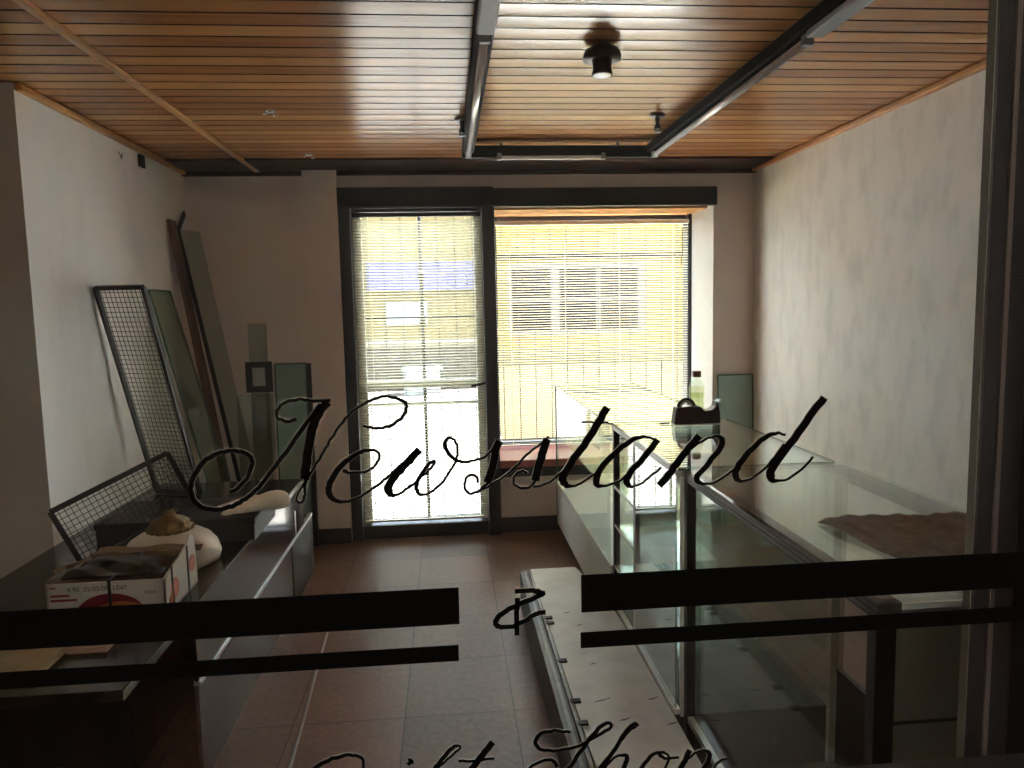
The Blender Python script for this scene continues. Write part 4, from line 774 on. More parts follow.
LET = {'newsstand':[['N',[[-179,1356,3.58,-177,1357,3.58,-176,1357,3.58,-174,1358,3.58,-173,1359,3.58,-171,1361,3.58,-169,1363,3.58,-167,1365,3.58,-165,1367,3.58,-164,1369,3.58,-163,1372,3.58,-162,1374,3.58,-161,1377,3.58,-160,1379,3.58,-160,1380,3.58,-161,1382,3.58,-161,1384,3.58,-162,1385,3.58,-163,1386,3.58,-164,1387,3.58,-166,1388,3.58,-168,1389,3.58,-171,1389,3.58,-174,1390,3.6,-177,1390,3.62,-179,1390,3.67,-182,1389,3.73,-185,1389,3.78,-187,1388,3.84,-190,1387,3.88,-193,1385,3.93,-196,1384,3.97,-198,1382,4.01,-201,1379,4.05,-203,1376,4.07,-205,1373,4.1,-207,1370,4.12,-208,1368,4.14,-209,1365,4.15,-209,1363,4.16,-210,1361,4.16,-210,1358,4.16,-209,1355,4.15,-209,1353,4.12,-208,1351,4.08,-207,1349,4.02,-205,1347,3.96,-203,1345,3.9,-201,1344,3.83,-198,1343,3.76,-196,1343,3.69,-193,1342,3.63,-190,1342,3.6,-187,1342,3.58,-184,1343,3.58,-181,1344,3.58,-178,1344,3.58,-175,1346,3.58,-172,1347,3.58,-170,1349,3.58,-167,1350,3.58,-165,1352,3.58,-163,1353,3.58,-161,1355,3.58,-159,1357,3.58,-156,1359,3.58,-154,1362,3.58,-151,1365,3.58,-149,1368,3.58,-146,1372,3.58,-143,1375,3.58,-140,1379,3.58,-137,1383,3.58,-134,1386,3.58,-131,1390,3.58,-128,1394,3.58,-126,1397,3.58,-123,1401,3.58,-120,1405,3.58,-117,1409,3.58,-114,1413,3.58,-111,1416,3.58,-109,1419,3.58,-107,1422,3.58,-104,1425,3.58],[-124,1414,2.73,-126,1413,2.72,-127,1413,2.69,-129,1412,2.63,-130,1412,2.57,-132,1412,2.52,-134,1413,2.5,-135,1414,2.5,-137,1414,2.5,-138,1415,2.5,-139,1417,2.5,-139,1418,2.5,-139,1419,2.5,-139,1421,2.5,-138,1422,2.5,-137,1423,2.5,-136,1425,2.5,-135,1426,2.5,-133,1427,2.5,-131,1428,2.5,-129,1429,2.5,-127,1429,2.5,-124,1429,2.5,-121,1430,2.51,-119,1430,2.54,-116,1429,2.57,-113,1429,2.59,-111,1428,2.58,-108,1428,2.56,-105,1428,2.53,-102,1428,2.51,-99,1428,2.5,-96,1428,2.5],[-98,1427,6.46,-101,1424,6.48,-104,1421,6.56,-106,1417,6.71,-109,1413,6.9,-110,1409,7.06,-112,1405,7.17,-113,1400,7.22,-114,1396,7.25,-115,1391,7.27,-116,1387,7.29,-117,1383,7.3,-117,1379,7.3,-118,1375,7.3,-119,1371,7.31,-119,1367,7.31,-120,1364,7.31],[-119,1369,2.33,-119,1367,2.33,-119,1365,2.33,-119,1363,2.33,-119,1361,2.33,-120,1359,2.33,-120,1357,2.33,-120,1355,2.33,-120,1354,2.33,-120,1352,2.33,-120,1351,2.33,-121,1350,2.32,-121,1349,2.31,-121,1348,2.29,-122,1346,2.25,-123,1345,2.18,-124,1345,2.07,-124,1345,1.94,-125,1345,1.86,-126,1345,1.83,-126,1346,1.83,-127,1347,1.83,-127,1347,1.83,-127,1348,1.83,-127,1349,1.83,-126,1351,1.83,-126,1352,1.83,-125,1354,1.83,-124,1355,1.83,-123,1357,1.83,-122,1358,1.83,-121,1360,1.83,-120,1361,1.83],[-120,1361,2,-118,1364,2,-116,1367,2,-114,1370,2,-112,1373,2,-110,1377,2,-107,1380,2,-105,1384,2,-103,1387,2,-102,1389,2,-100,1391,2,-99,1394,2,-98,1396,2,-95,1399,2,-93,1403,2,-90,1407,2,-87,1410,2,-85,1413,2,-82,1415,2,-80,1418,2,-77,1420,2,-74,1422,2,-70,1424,2,-67,1426,2,-64,1427,2,-61,1428,2,-58,1429,2,-55,1430,2.01,-52,1430,2.03,-50,1430,2.08,-47,1429,2.14,-45,1429,2.21,-43,1428,2.28,-41,1427,2.35,-39,1426,2.42,-37,1425,2.49,-36,1424,2.55,-36,1422,2.61,-35,1421,2.64,-36,1420,2.65,-36,1419,2.65,-36,1417,2.63,-37,1416,2.6,-38,1414,2.57,-39,1413,2.53,-40,1411,2.49,-42,1410,2.46,-44,1409,2.42,-46,1407,2.38,-48,1406,2.33,-50,1405,2.29,-53,1405,2.23,-55,1404,2.17,-57,1404,2.11,-59,1404,2.05,-61,1404,2.02,-63,1404,2,-65,1405,2,-67,1405,2,-69,1406,2,-71,1406,2]]],['e',[[-89,1370,2.7,-86,1369,2.68,-84,1368,2.58,-81,1368,2.39,-79,1368,2.17,-76,1368,2.01,-74,1368,1.93,-71,1368,1.92,-69,1369,1.92,-67,1370,1.92,-65,1371,1.92,-63,1373,1.92,-62,1374,1.92,-61,1376,1.92,-60,1377,1.92,-59,1379,1.92,-59,1380,1.92,-59,1382,1.92,-59,1383,1.92,-60,1384,1.92,-61,1385,1.92,-63,1386,1.94,-64,1386,2.06,-66,1386,2.28,-68,1386,2.59,-71,1386,2.92,-73,1385,3.23,-76,1384,3.51,-78,1383,3.76,-81,1381,3.98,-84,1379,4.15,-87,1377,4.3,-90,1374,4.44,-93,1371,4.58,-95,1368,4.69,-97,1365,4.8,-98,1363,4.89,-100,1360,4.99,-100,1358,5.07,-101,1356,5.12,-101,1354,5.11,-101,1352,5.04,-100,1350,4.85,-100,1349,4.55,-98,1347,4.14,-97,1346,3.68,-95,1345,3.19,-92,1344,2.73,-90,1344,2.32,-88,1344,2.06,-85,1344,1.94,-83,1345,1.92,-80,1346,1.92,-77,1347,1.92,-75,1348,1.92,-72,1350,1.92,-70,1351,1.92,-67,1353,1.92,-64,1355,1.92,-62,1356,1.92,-59,1358,1.92,-57,1360,1.92,-56,1361,1.92,-54,1362,1.92,-52,1364,1.92]]],['w',[[-52,1364,1.83,-50,1365,1.83,-49,1367,1.83,-47,1368,1.83,-45,1370,1.83,-43,1372,1.83,-40,1374,1.83,-38,1376,1.83,-36,1378,1.83,-34,1380,1.83,-32,1382,1.83,-30,1383,1.83,-28,1384,1.83],[-26,1385,5.65,-28,1383,5.65,-30,1381,5.64,-32,1379,5.62,-34,1376,5.59,-37,1374,5.57,-40,1371,5.58,-42,1368,5.62,-45,1366,5.68,-47,1363,5.77,-49,1361,5.89,-51,1358,6.07,-52,1356,6.28,-53,1355,6.46,-53,1353,6.52,-53,1352,6.42,-52,1351,6.16,-52,1350,5.69,-51,1348,4.84,-50,1348,3.75,-48,1347,2.65,-47,1348,2,-45,1348,1.75,-43,1349,1.75,-41,1350,1.75,-39,1352,1.75,-37,1353,1.75,-35,1355,1.75,-32,1356,1.75],[-37,1353,1.75,-36,1354,1.75,-35,1354,1.75,-34,1355,1.75,-32,1356,1.75,-30,1358,1.75,-28,1360,1.75,-26,1362,1.75,-23,1364,1.75,-21,1365,1.75,-19,1368,1.75,-17,1369,1.75,-16,1371,1.75,-15,1372,1.75,-14,1373,1.75,-14,1374,1.75,-14,1374,1.78,-14,1375,1.87,-15,1375,2.06,-16,1374,2.3,-17,1374,2.52,-19,1373,2.67,-20,1371,2.75,-22,1369,2.79,-23,1367,2.81,-25,1365,2.83,-26,1363,2.86,-28,1360,2.9,-29,1358,2.93,-29,1356,2.97,-30,1354,2.98,-30,1352,2.96,-29,1351,2.91,-29,1350,2.79,-28,1348,2.6,-27,1347,2.34,-25,1347,2.08,-24,1347,1.88,-22,1347,1.78,-20,1348,1.75,-18,1349,1.75,-16,1350,1.75,-14,1352,1.75,-11,1354,1.75,-9,1356,1.75,-7,1358,1.75,-5,1361,1.75,-3,1364,1.75,-2,1366,1.75,-0,1368,1.75,1,1370,1.75,3,1373,1.75,4,1375,1.75,4,1377,1.75,5,1379,1.75,5,1381,1.75,5,1383,1.75,5,1386,1.75,5,1388,1.75,4,1389,1.75,3,1391,1.75,3,1392,1.75,1,1393,1.77,0,1394,1.86,-1,1394,2.06,-2,1394,2.33,-3,1393,2.59,-4,1392,2.78,-5,1390,2.9,-5,1389,2.96,-5,1387,2.96,-5,1386,2.93,-4,1384,2.89,-3,1382,2.83,-2,1380,2.77,-0,1378,2.68,2,1376,2.57,3,1375,2.43,5,1374,2.26,7,1374,2.09,9,1373,1.93,11,1373,1.82,14,1373,1.77,16,1374,1.75,19,1374,1.75,21,1375,1.75,23,1375,1.75,26,1376,1.75,28,1377,1.75,30,1379,1.75,33,1382,1.75,35,1385,1.75,37,1387,1.75,38,1388,1.75,39,1389,1.75,39,1389,1.75,40,1390,1.75]]],['s',[[40,1390,6.33,39,1388,6.34,38,1386,6.37,37,1384,6.44,36,1381,6.51,36,1378,6.56,35,1374,6.58,34,1370,6.57,33,1366,6.52,32,1363,6.47,31,1360,6.43,30,1358,6.4,29,1355,6.4],[31,1356,1.96,29,1354,1.96,26,1352,1.96,24,1350,1.95,22,1348,1.93,20,1347,1.91,18,1347,1.89,16,1346,1.86,14,1346,1.85,13,1347,1.84,12,1348,1.83,11,1349,1.83,10,1351,1.83,10,1353,1.83,10,1355,1.83,11,1357,1.83,11,1359,1.83,12,1360,1.83,13,1361,1.83,15,1362,1.84,16,1362,1.86,17,1362,1.88,19,1361,1.92,20,1360,1.94,21,1359,1.97,21,1358,1.98,21,1357,1.99,21,1356,2,21,1355,2],[23,1349,1.67,26,1350,1.67,29,1351,1.67,32,1353,1.67,35,1355,1.67,39,1357,1.67,42,1359,1.67,45,1361,1.67,49,1364,1.67,52,1367,1.67,56,1370,1.67,59,1374,1.67,62,1377,1.67,65,1379,1.67,67,1381,1.67,70,1383,1.67,72,1384,1.67,74,1386,1.67,77,1388,1.67,79,1390,1.67,81,1392,1.67]]],['s',[[80,1390,6.56,79,1388,6.56,78,1385,6.57,77,1382,6.59,76,1379,6.62,75,1377,6.65,75,1375,6.67,74,1372,6.68,73,1370,6.69,72,1366,6.7,71,1362,6.7,70,1359,6.7,69,1355,6.7],[71,1357,1.97,69,1355,1.97,68,1353,1.97,67,1352,1.95,65,1350,1.93,63,1349,1.9,61,1349,1.87,59,1349,1.85,57,1349,1.84,55,1350,1.83,54,1351,1.83,52,1352,1.83,51,1353,1.83,51,1354,1.83,51,1356,1.83,51,1357,1.83,51,1359,1.83,52,1360,1.83,53,1361,1.83,54,1362,1.83,55,1363,1.83,57,1363,1.83,58,1364,1.84,59,1364,1.86,60,1363,1.89,61,1363,1.93,61,1362,1.96,62,1362,1.98,62,1361,1.98],[67,1350,1.67,69,1350,1.67,72,1350,1.67,75,1351,1.67,78,1352,1.67,81,1353,1.67,84,1355,1.67,86,1357,1.67,88,1359,1.67,90,1360,1.67,91,1361,1.67,92,1361,1.67,93,1362,1.67]]],['t',[[131,1415,6.25,129,1412,6.25,127,1409,6.24,126,1406,6.23,123,1402,6.22,121,1399,6.21,119,1395,6.19,116,1391,6.15,113,1387,6.11,111,1383,6.07,108,1380,6.05,105,1376,6.04,102,1373,6.06,100,1369,6.09,98,1366,6.14,96,1363,6.24,94,1360,6.38,93,1358,6.53,92,1357,6.65,92,1355,6.63,93,1354,6.41,93,1352,5.94,95,1351,5.18,96,1349,4.15,98,1349,3.07,100,1349,2.26,103,1349,1.85,105,1350,1.75,108,1351,1.75,111,1353,1.75,114,1355,1.75,117,1357,1.75,120,1359,1.75],[109,1403,1.33,111,1403,1.33,114,1403,1.33,117,1403,1.33,120,1402,1.33,123,1402,1.33,126,1402,1.33,129,1402,1.33,132,1402,1.33]]],['a',[[171,1386,1.83,169,1387,1.83,167,1388,1.83,165,1388,1.89,163,1389,2.07,161,1389,2.43,159,1388,2.89,156,1388,3.37,153,1387,3.77,150,1385,4.09,147,1383,4.32,143,1381,4.5,140,1378,4.65,137,1375,4.78,133,1372,4.91,130,1369,5.03,127,1366,5.17,125,1363,5.31,123,1360,5.46,122,1357,5.6,121,1354,5.68,121,1352,5.62,121,1350,5.28,122,1349,4.59,123,1348,3.67,125,1348,2.79,127,1348,2.18,130,1348,1.9,133,1349,1.83,136,1350,1.83,140,1351,1.83,143,1353,1.83,146,1356,1.83,150,1358,1.83,154,1361,1.83,157,1365,1.83,160,1368,1.83,163,1371,1.83,165,1373,1.83,167,1376,1.83,169,1379,1.83],[174,1386,5.2,171,1382,5.2,168,1378,5.19,165,1375,5.18,162,1371,5.16,159,1367,5.15,155,1364,5.16,152,1361,5.21,150,1358,5.3,149,1356,5.45,148,1354,5.63,147,1353,5.79,147,1351,5.84,147,1350,5.68,148,1349,5.19,149,1347,4.32,150,1347,3.26,151,1346,2.34,154,1347,1.84,156,1347,1.67,158,1348,1.67,161,1349,1.67,163,1351,1.67,166,1353,1.67,168,1355,1.67,171,1357,1.67,173,1358,1.67,175,1360,1.67,177,1362,1.67]]],['n',[[210,1388,6.06,208,1386,6.06,206,1383,6.06,204,1381,6.06,201,1378,6.06,199,1375,6.06,196,1372,6.07,193,1368,6.08,191,1365,6.1,188,1362,6.13,186,1358,6.13,183,1355,6.1,181,1352,6.04,179,1350,5.97,178,1349,5.9,176,1347,5.87,175,1346,5.86],[187,1358,1.83,191,1363,1.83,195,1368,1.83,199,1373,1.83,203,1377,1.83,207,1380,1.83,210,1382,1.83,213,1383,1.83,216,1385,1.83,218,1386,1.83,221,1386,1.83,223,1387,1.94,225,1387,2.25,226,1387,2.84,228,1386,3.6,229,1385,4.35,230,1384,4.89,230,1382,5.17,230,1380,5.21,229,1378,5.11,228,1376,4.97,227,1374,4.82,225,1372,4.71,223,1370,4.66,221,1368,4.65,219,1365,4.66,217,1362,4.66,214,1359,4.64,212,1357,4.6,211,1356,4.59,209,1354,4.69,208,1353,4.89,208,1352,5.08,208,1351,5.09,208,1349,4.81,209,1348,4.24,211,1347,3.48,213,1346,2.76,215,1346,2.22,218,1346,1.95,221,1346,1.85,224,1347,1.83,228,1349,1.83,231,1351,1.83,234,1353,1.83,237,1355,1.83,240,1357,1.83,243,1359,1.83,247,1362,1.83]]],['d',[[286,1386,1.83,284,1386,1.83,282,1387,1.95,280,1388,2.25,277,1387,2.77,274,1387,3.33,271,1386,3.81,268,1384,4.17,264,1382,4.46,261,1379,4.68,257,1375,4.85,253,1372,4.98,250,1368,5.1,248,1365,5.22,245,1362,5.36,244,1359,5.5,242,1356,5.63,242,1354,5.7,242,1352,5.62,243,1350,5.32,243,1349,4.79,245,1348,4.05,246,1347,3.23,248,1347,2.5,250,1347,2.05,253,1348,1.86,255,1348,1.83,258,1350,1.83,261,1352,1.83,264,1354,1.83,268,1357,1.83,271,1360,1.83,274,1364,1.83,277,1367,1.83,279,1370,1.83,282,1374,1.83,285,1378,1.83],[320,1417,6.48,318,1414,6.49,316,1412,6.5,313,1409,6.54,310,1405,6.58,307,1401,6.61,304,1396,6.63,301,1392,6.62,297,1387,6.6,294,1382,6.58,290,1378,6.57,287,1374,6.57,284,1370,6.57,281,1366,6.6,278,1362,6.67,276,1359,6.82,274,1356,7.03,273,1354,7.24,273,1352,7.36,273,1351,7.33,274,1349,7.09,274,1348,6.53,275,1347,5.59,276,1346,4.36,278,1346,3.18,280,1346,2.33,283,1346,1.94,286,1346,1.83,289,1347,1.83,292,1349,1.83,295,1351,1.83,298,1353,1.83,301,1355,1.83,304,1358,1.83,307,1361,1.83,309,1363,1.83,311,1366,1.83]]]],'ampersand':[['&',[[50,1260,3.83,53,1260,3.83,57,1260,3.83,60,1260,3.84,62,1260,3.88,64,1260,3.95,66,1260,4.03,67,1259,4.09,68,1259,4.13,70,1259,4.16,71,1258,4.19,72,1257,4.2,73,1257,4.22,73,1257,4.27,73,1257,4.37,74,1257,4.47,74,1256,4.51,74,1256,4.45,73,1256,4.35,73,1256,4.28,72,1256,4.26,71,1255,4.25,70,1255,4.25,68,1254,4.24,66,1253,4.23,64,1252,4.22,60,1251,4.22,57,1250,4.22,54,1249,4.23,51,1247,4.25,48,1246,4.27,45,1245,4.3,42,1243,4.34,39,1241,4.38,37,1240,4.43,35,1238,4.49,34,1236,4.55,33,1235,4.6,33,1234,4.62,33,1232,4.58,34,1231,4.49,34,1230,4.36,36,1230,4.21,37,1229,4.07,39,1229,3.96,41,1229,3.88,43,1229,3.84,45,1229,3.83,48,1229,3.83,50,1230,3.83,52,1231,3.83,54,1232,3.83,57,1233,3.83,59,1234,3.83,61,1235,3.83,63,1237,3.83,65,1238,3.83,66,1238,3.83,67,1239,3.83,68,1239,3.83,69,1239,3.83,70,1240,3.83,72,1240,3.83,74,1240,3.83,76,1240,3.83],[52,1254,4.33,52,1250,4.33,52,1246,4.33,51,1242,4.33,51,1237,4.33,51,1233,4.33,51,1229,4.33,51,1225,4.33,51,1221,4.33]]]],'gift':[['G',[[-84,1108,2.66,-84,1110,2.66,-83,1112,2.66,-83,1114,2.66,-83,1116,2.66,-83,1117,2.66,-83,1118,2.66,-84,1120,2.66,-85,1121,2.66,-87,1122,2.66,-89,1123,2.68,-92,1123,2.72,-94,1124,2.81,-98,1124,2.94,-101,1123,3.07,-105,1122,3.19,-109,1122,3.29,-112,1120,3.39,-115,1119,3.48,-118,1118,3.55,-121,1116,3.61,-124,1114,3.66,-127,1111,3.72,-130,1109,3.8,-133,1106,3.88,-135,1103,3.96,-138,1099,4.03,-140,1095,4.08,-141,1091,4.12,-141,1087,4.13,-141,1083,4.07,-140,1080,3.93,-138,1077,3.71,-135,1075,3.44,-132,1073,3.16,-128,1072,2.92,-124,1072,2.76,-119,1073,2.68,-115,1074,2.66,-110,1076,2.66,-105,1078,2.66,-101,1081,2.66,-98,1084,2.66,-94,1087,2.66,-90,1091,2.66],[-105,1092,2.5,-101,1092,2.55,-96,1093,2.83,-93,1093,3.39,-90,1092,4.13,-90,1088,4.66,-91,1084,4.9,-93,1078,4.91,-95,1073,4.88,-97,1068,4.84,-99,1063,4.75,-102,1058,4.58,-105,1054,4.3,-108,1052,3.98,-113,1050,3.72,-117,1049,3.58,-121,1048,3.55]]],['i',[[-54,1096,4.64,-56,1092,4.64,-58,1089,4.66,-60,1086,4.69,-61,1082,4.74,-63,1079,4.79,-64,1076,4.86,-65,1073,4.88,-66,1071,4.76,-65,1069,4.36,-64,1068,3.67,-62,1067,2.86,-60,1066,2.24,-57,1067,1.92,-54,1069,1.83,-51,1071,1.83,-47,1073,1.83]]],['dot',[[-45,1114,6.24,-45,1114,6.24,-45,1114,6.24,-44,1114,6.24,-44,1113,6.24,-44,1113,6.24,-44,1113,6.24,-43,1113,6.24,-43,1112,6.24]]],['f',[[-47,1073,1.83,-43,1079,1.83,-38,1084,1.83,-34,1089,1.83,-30,1094,1.83,-27,1097,1.83,-24,1101,1.83,-22,1104,1.83,-20,1106,1.83,-18,1108,1.83,-15,1110,1.83,-13,1112,1.83,-11,1114,1.83,-8,1116,1.83,-6,1118,1.83,-4,1120,1.83,-2,1121,1.83,-1,1122,1.83,-0,1123,1.83,-0,1124,1.83,-0,1124,1.83,-1,1125,1.92,-2,1125,2.16,-3,1125,2.57,-5,1125,3,-7,1123,3.33,-9,1122,3.51,-11,1120,3.62,-13,1117,3.69,-16,1114,3.74,-19,1110,3.78,-22,1107,3.81,-25,1102,3.83,-28,1097,3.84,-32,1092,3.85,-36,1086,3.86,-39,1081,3.86,-43,1075,3.86,-47,1070,3.87,-50,1065,3.88,-53,1060,3.89,-56,1055,3.9,-59,1050,3.94,-62,1046,3.99,-63,1043,3.92,-63,1041,3.58,-63,1040,2.97,-61,1040,2.34,-59,1040,1.96,-57,1043,1.83,-54,1046,1.83,-51,1050,1.83,-48,1053,1.83,-45,1057,1.83,-42,1060,1.83,-39,1064,1.83,-36,1066,1.83,-33,1069,1.83,-29,1070,1.83,-25,1072,1.83,-21,1073,1.83]]],['t',[[28,1126,5.52,26,1124,5.52,24,1121,5.51,21,1118,5.5,19,1115,5.49,16,1112,5.48,14,1109,5.48,11,1105,5.49,8,1102,5.5,4,1097,5.53,0,1093,5.57,-3,1088,5.65,-6,1084,5.76,-8,1080,5.89,-10,1075,6.01,-12,1071,6.05,-12,1068,5.87,-11,1066,5.29,-10,1064,4.35,-7,1063,3.31,-5,1063,2.51,-2,1064,2.12,2,1066,2,5,1068,2,9,1071,2],[-2,1111,2.16,2,1111,2.16,6,1110,2.16,10,1110,2.16,13,1110,2.16,17,1110,2.16,21,1111,2.16,25,1111,2.16,29,1111,2.16]]]],'shop':[['S',[[96,1130,2.5,93,1131,2.5,89,1131,2.5,86,1132,2.54,82,1133,2.61,79,1132,2.73,76,1132,2.88,73,1132,3.06,70,1131,3.25,68,1129,3.43,67,1128,3.59,66,1126,3.7,65,1124,3.76,65,1122,3.74,66,1120,3.64,67,1119,3.46,68,1117,3.25,70,1116,3.03,73,1115,2.83,76,1115,2.67,80,1114,2.57,85,1114,2.51,90,1115,2.5,95,1115,2.5,100,1116,2.5,104,1117,2.5,108,1119,2.5,112,1121,2.5,116,1123,2.5,120,1125,2.5,124,1127,2.5,127,1129,2.5,130,1130,2.5,132,1132,2.5,132,1133,2.5,133,1134,2.5,132,1134,2.5,132,1135,2.53,130,1136,2.64,128,1136,2.86,126,1135,3.11,124,1134,3.33,121,1132,3.46,119,1129,3.53,116,1126,3.57,113,1123,3.59,110,1119,3.61,107,1114,3.62,104,1111,3.63,101,1107,3.64,99,1103,3.63,97,1100,3.6,94,1097,3.55,90,1093,3.51,86,1089,3.44,82,1086,3.36,78,1083,3.24,73,1082,3.08,69,1080,2.9,65,1080,2.72,62,1080,2.59,59,1082,2.52,56,1084,2.5,55,1087,2.5,54,1089,2.5,54,1092,2.5,56,1095,2.5,58,1098,2.5,60,1100,2.5,62,1102,2.5,65,1103,2.5,67,1104,2.5,70,1105,2.5,73,1106,2.52,75,1106,2.59,78,1106,2.78,80,1105,3.05,81,1104,3.33,82,1103,3.53,83,1101,3.62,84,1099,3.64]]],['h',[[101,1081,2,105,1084,2,109,1086,2,113,1088,2,118,1092,2,122,1096,2,127,1102,2,132,1107,2,136,1112,2,139,1117,2,143,1121,2,145,1124,2,148,1127,2,150,1129,2,153,1130,2,154,1131,2,155,1132,2,156,1132,2,155,1133,2.07,154,1134,2.25,153,1134,2.55,152,1133,2.84,150,1132,3.08,148,1130,3.23,146,1128,3.34,144,1125,3.42,141,1121,3.45,139,1117,3.46,136,1112,3.45,133,1108,3.43,130,1104,3.43,127,1099,3.44,124,1095,3.45,121,1090,3.47,118,1086,3.48,116,1082,3.49,113,1077,3.49],[122,1088,1.92,124,1091,1.92,126,1094,1.92,128,1097,1.92,130,1099,1.92,132,1101,1.92,134,1103,1.92,136,1104,1.92,138,1105,1.95,140,1105,2.1,142,1105,2.45,145,1105,3,146,1104,3.55,146,1102,3.92,146,1100,4.05,145,1098,4.01,144,1095,3.92,142,1091,3.85,138,1088,3.84,135,1084,3.9,134,1081,3.96,133,1079,3.85,134,1077,3.45,136,1076,2.87,138,1075,2.32,140,1076,2.02,143,1078,1.92,147,1080,1.92,150,1082,1.92]]],['o',[[180,1105,2.13,178,1105,2.17,175,1105,2.31,173,1105,2.57,170,1104,2.87,167,1102,3.13,165,1099,3.3,162,1096,3.42,160,1093,3.51,158,1090,3.59,157,1087,3.66,156,1084,3.69,156,1081,3.65,157,1079,3.5,158,1076,3.16,160,1075,2.71,162,1074,2.27,165,1075,2.01,168,1077,1.92,171,1079,1.92,174,1082,1.92,177,1085,1.92,180,1089,1.92,182,1093,1.92,183,1096,1.92,184,1098,1.92,184,1100,1.92,183,1102,1.92,182,1103,1.92,180,1104,1.94,178,1105,2.14,175,1105,2.52,174,1105,2.99,175,1104,3.23,176,1102,3.18,178,1101,2.87,180,1099,2.49,183,1099,2.16,186,1099,1.98,189,1099,1.92,193,1099,1.92]]],['p',[[203,1105,4.81,201,1102,4.8,200,1099,4.78,199,1096,4.74,197,1093,4.69,194,1088,4.65,190,1083,4.63,186,1078,4.64,182,1073,4.66,179,1067,4.69,176,1062,4.71,173,1057,4.71,170,1052,4.71],[190,1083,1.92,192,1086,1.92,195,1090,1.92,198,1094,1.92,201,1097,1.92,204,1099,1.92,207,1102,1.92,210,1103,1.94,213,1104,2.08,216,1104,2.39,218,1103,2.9,220,1102,3.43,221,1100,3.84,221,1098,4.02,220,1095,4.03,219,1092,3.97,217,1089,3.89,215,1086,3.82,212,1082,3.72,210,1079,3.56,207,1077,3.33,204,1076,3.02,201,1075,2.66,199,1074,2.33,197,1075,2.08,196,1075,1.95,195,1077,1.92,195,1079,1.92,195,1080,1.92],[207,1077,1.83,210,1078,1.83,213,1078,1.83,216,1079,1.83,219,1080,1.83,222,1083,1.83,225,1086,1.83,227,1090,1.83,230,1092,1.83,232,1094,1.83,233,1094,1.83,235,1094,1.83,237,1095,1.83]]]]}
INFO = {'newsstand': ('newsstand_lettering', 'black script lettering reading Newsstand across the door glass', 'letter'),
        'ampersand': ('ampersand_lettering', 'black hand-lettered ampersand between the stripes on the door glass', 'letter'),
        'gift': ('gift_lettering', 'black script word Gift cut off by the bottom of the view, left of Shop', 'letter'),
        'shop': ('shop_lettering', 'black script word Shop cut off by the bottom of the view', 'letter')}
for w, letters in LET.items():
    nm, lb, part = INFO[w]
    xs = [v for _, st in letters for s in st for v in s[0::3]]; zs = [v for _, st in letters for s in st for v in s[1::3]]
    r = thing(nm, (sum(xs) / len(xs) / 1000, .6, min(zs) / 1000), lb, 'lettering', 'black lettering on the door glass')
    for ch, st in letters:
        mb = MB()
        for s in st: ribbon(mb, s, .6005, .0008)
        mm = mb.build(part, M_vinyl, r)
        if HALO:
            hb = MB()
            for s in st: ribbon(hb, s, .6009, .0003, extra=.0006)
            hb.build('pale_outline', M_halo, mm)
for (xa, xb, za, zb, lb) in ((-.55, .0025, 1.234, 1.266, 'thick black stripe on the door glass left of the ampersand'),
                             (-.55, .001, 1.2015, 1.2155, 'thin black stripe under the thick one left of the ampersand'),
                             (.107, .555, 1.238, 1.271, 'thick black stripe on the door glass right of the ampersand'),
                             (.106, .555, 1.206, 1.2200, 'thin black stripe under the thick one right of the ampersand')):
    tag(MB().box(xa, xb, .5997, .6007, za, zb).build('glass_stripe', M_vinyl), lb, 'stripe', 'black stripes on the door glass')

# ------------------------------------------------------------------ the street outside
YF = 19.0
struct(MB().box(-30, 30, 4.95, 60, -.10, -.02).build('ground', M_street), 'sunlit pale street')
struct(MB().box(.6, 16, 7.6, YF, -.02, -.008).build('ground_paving', M_paving), 'tan paving in front of the yellow building')
struct(MB().box(.45, 9, 5.36, 7.6, -.02, -.006).build('ground_bounce', M_bounce), 'unseen bright ground added below the bay window to bounce light')  # out of view, added bright to throw daylight up into the room
fa = thing('street_building', (5.5, YF, -.02), 'yellow building across the street with a brown six-pane window', 'building')
MB().box(.98, 16, YF, YF + 4, -.02, 5.8).build('wall', M_facade, fa)
MB().box(.98, 16, YF - .12, YF, 2.72, 2.82).build('ledge', M_bwin, fa)
MB().box(.98, 16, YF - .05, YF, -.02, .40).build('plinth', M_facade2, fa)
wn = MB().box(1.55, 5.15, YF - .03, YF, .77, 2.58).build('window', M_wframe, fa)
for (a, c) in ((1.68, 2.68), (2.91, 3.86), (3.99, 4.97)):
    for (d, e) in ((.87, 1.61), (1.72, 2.47)): MB().box(a, c, YF - .045, YF - .03, d, e).build('window_pane', M_bwin, wn)
fb = thing('shop_building', (-4, YF, -.02), 'pale shop front across the street seen through the door blind', 'building')
MB().box(-14, .96, YF + .1, YF + 4, -.02, 5.8).build('wall', M_facade2, fb)
MB().box(-1.98, .89, YF - .25, YF + .1, 1.975, 2.67).build('sign_board', M_sign, fb)
MB().box(-2.2, .89, YF, YF + .1, .60, .69).build('ledge', M_bluewhite, fb)
ww = MB().box(-1.55, -.51, YF + .04, YF + .1, 1.09, 1.69).build('window', M_bluewhite, fb)
MB().box(-1.49, -.57, YF + .02, YF + .04, 1.15, 1.63).build('window_pane', M_bluewhite, ww)
lw = thing('low_wall', (-.35, 13.9, -.02), 'low brown wall across the street behind the white utility cabinet', 'low wall')
MB().box(-1.6, .52, 13.8, 14.0, -.02, .80).build('wall_body', M_lowwall, lw)
MB().box(-1.64, .56, 13.76, 14.04, .80, .88).build('coping', M_wframe, lw)
ub = thing('utility_cabinet', (-.47, 13.3, -.02), 'white utility cabinet standing outside the shop front', 'cabinet')
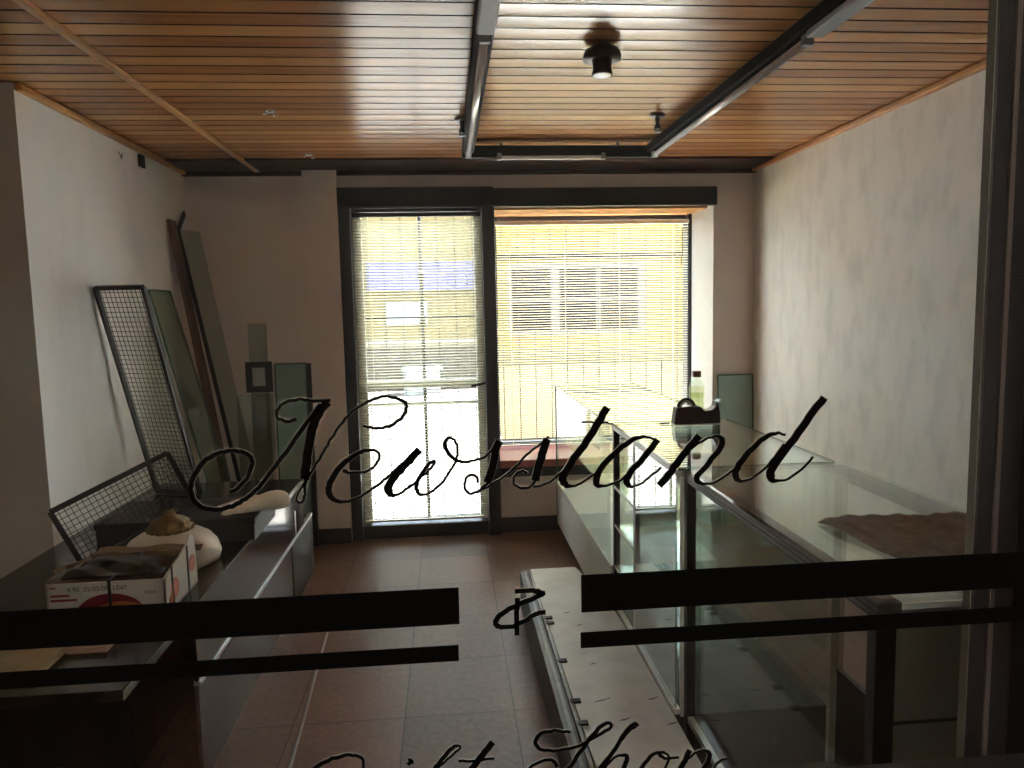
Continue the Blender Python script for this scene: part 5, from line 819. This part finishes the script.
MB().box(-.80, -.15, 13.1, 13.5, -.02, .40).build('body', M_bluewhite, ub, bevel=.01)
MB().box(-.83, -.12, 13.07, 13.53, .40, .45).build('lid', M_bluewhite, ub, bevel=.01)

# ------------------------------------------------------------------ daylight and added fill
w = bpy.data.worlds.new('sky'); scene.world = w; w.use_nodes = True
nt = w.node_tree; nt.nodes.clear()
out = nt.nodes.new('ShaderNodeOutputWorld'); bg = nt.nodes.new('ShaderNodeBackground')
sky = nt.nodes.new('ShaderNodeTexSky'); sky.sky_type = 'HOSEK_WILKIE'; sky.turbidity = 3.0; sky.ground_albedo = .4
sd_ = Vector(SUN_DIR).normalized(); sky.sun_direction = sd_
hs = nt.nodes.new('ShaderNodeHueSaturation'); hs.inputs['Saturation'].default_value = .52
nt.links.new(sky.outputs[0], hs.inputs['Color']); nt.links.new(hs.outputs[0], bg.inputs[0]); bg.inputs[1].default_value = SKY
nt.links.new(bg.outputs[0], out.inputs[0])
pl = bpy.data.lights.new('passage_fill', 'AREA'); pl.shape = 'RECTANGLE'; pl.size = 2.0; pl.size_y = .6; pl.energy = FILL_W; pl.color = (1, .89, .76)  # added fill behind the camera to lift the room, not a real fitting
po = bpy.data.objects.new('passage_fill', pl); COL.objects.link(po); po.location = (.3, -.6, 2.72); po.rotation_euler = Vector((0, -1, -.35)).to_track_quat('-Z', 'Y').to_euler()
sun = bpy.data.lights.new('sun', 'SUN'); sun.energy = SUN; sun.angle = .01; sun.color = (1, .985, .97)
so = bpy.data.objects.new('sun', sun); COL.objects.link(so); so.rotation_euler = (-sd_).to_track_quat('-Z', 'Y').to_euler(); so.location = (0, 8, 8)
for nm, x0, x1, z0, z1, y in (('door_daylight', -.6, .24, .05, 2.13, YB + .30), ('window_daylight', .3, 1.77, .45, 2.14, 5.45)):
    if not PORTALS: break
    l = bpy.data.lights.new(nm, 'AREA'); l.shape = 'RECTANGLE'; l.size = x1 - x0; l.size_y = z1 - z0; l.cycles.is_portal = True
    o = bpy.data.objects.new(nm, l); COL.objects.link(o); o.location = ((x0 + x1) / 2, y, (z0 + z1) / 2); o.rotation_euler = (-PI / 2, 0, 0)
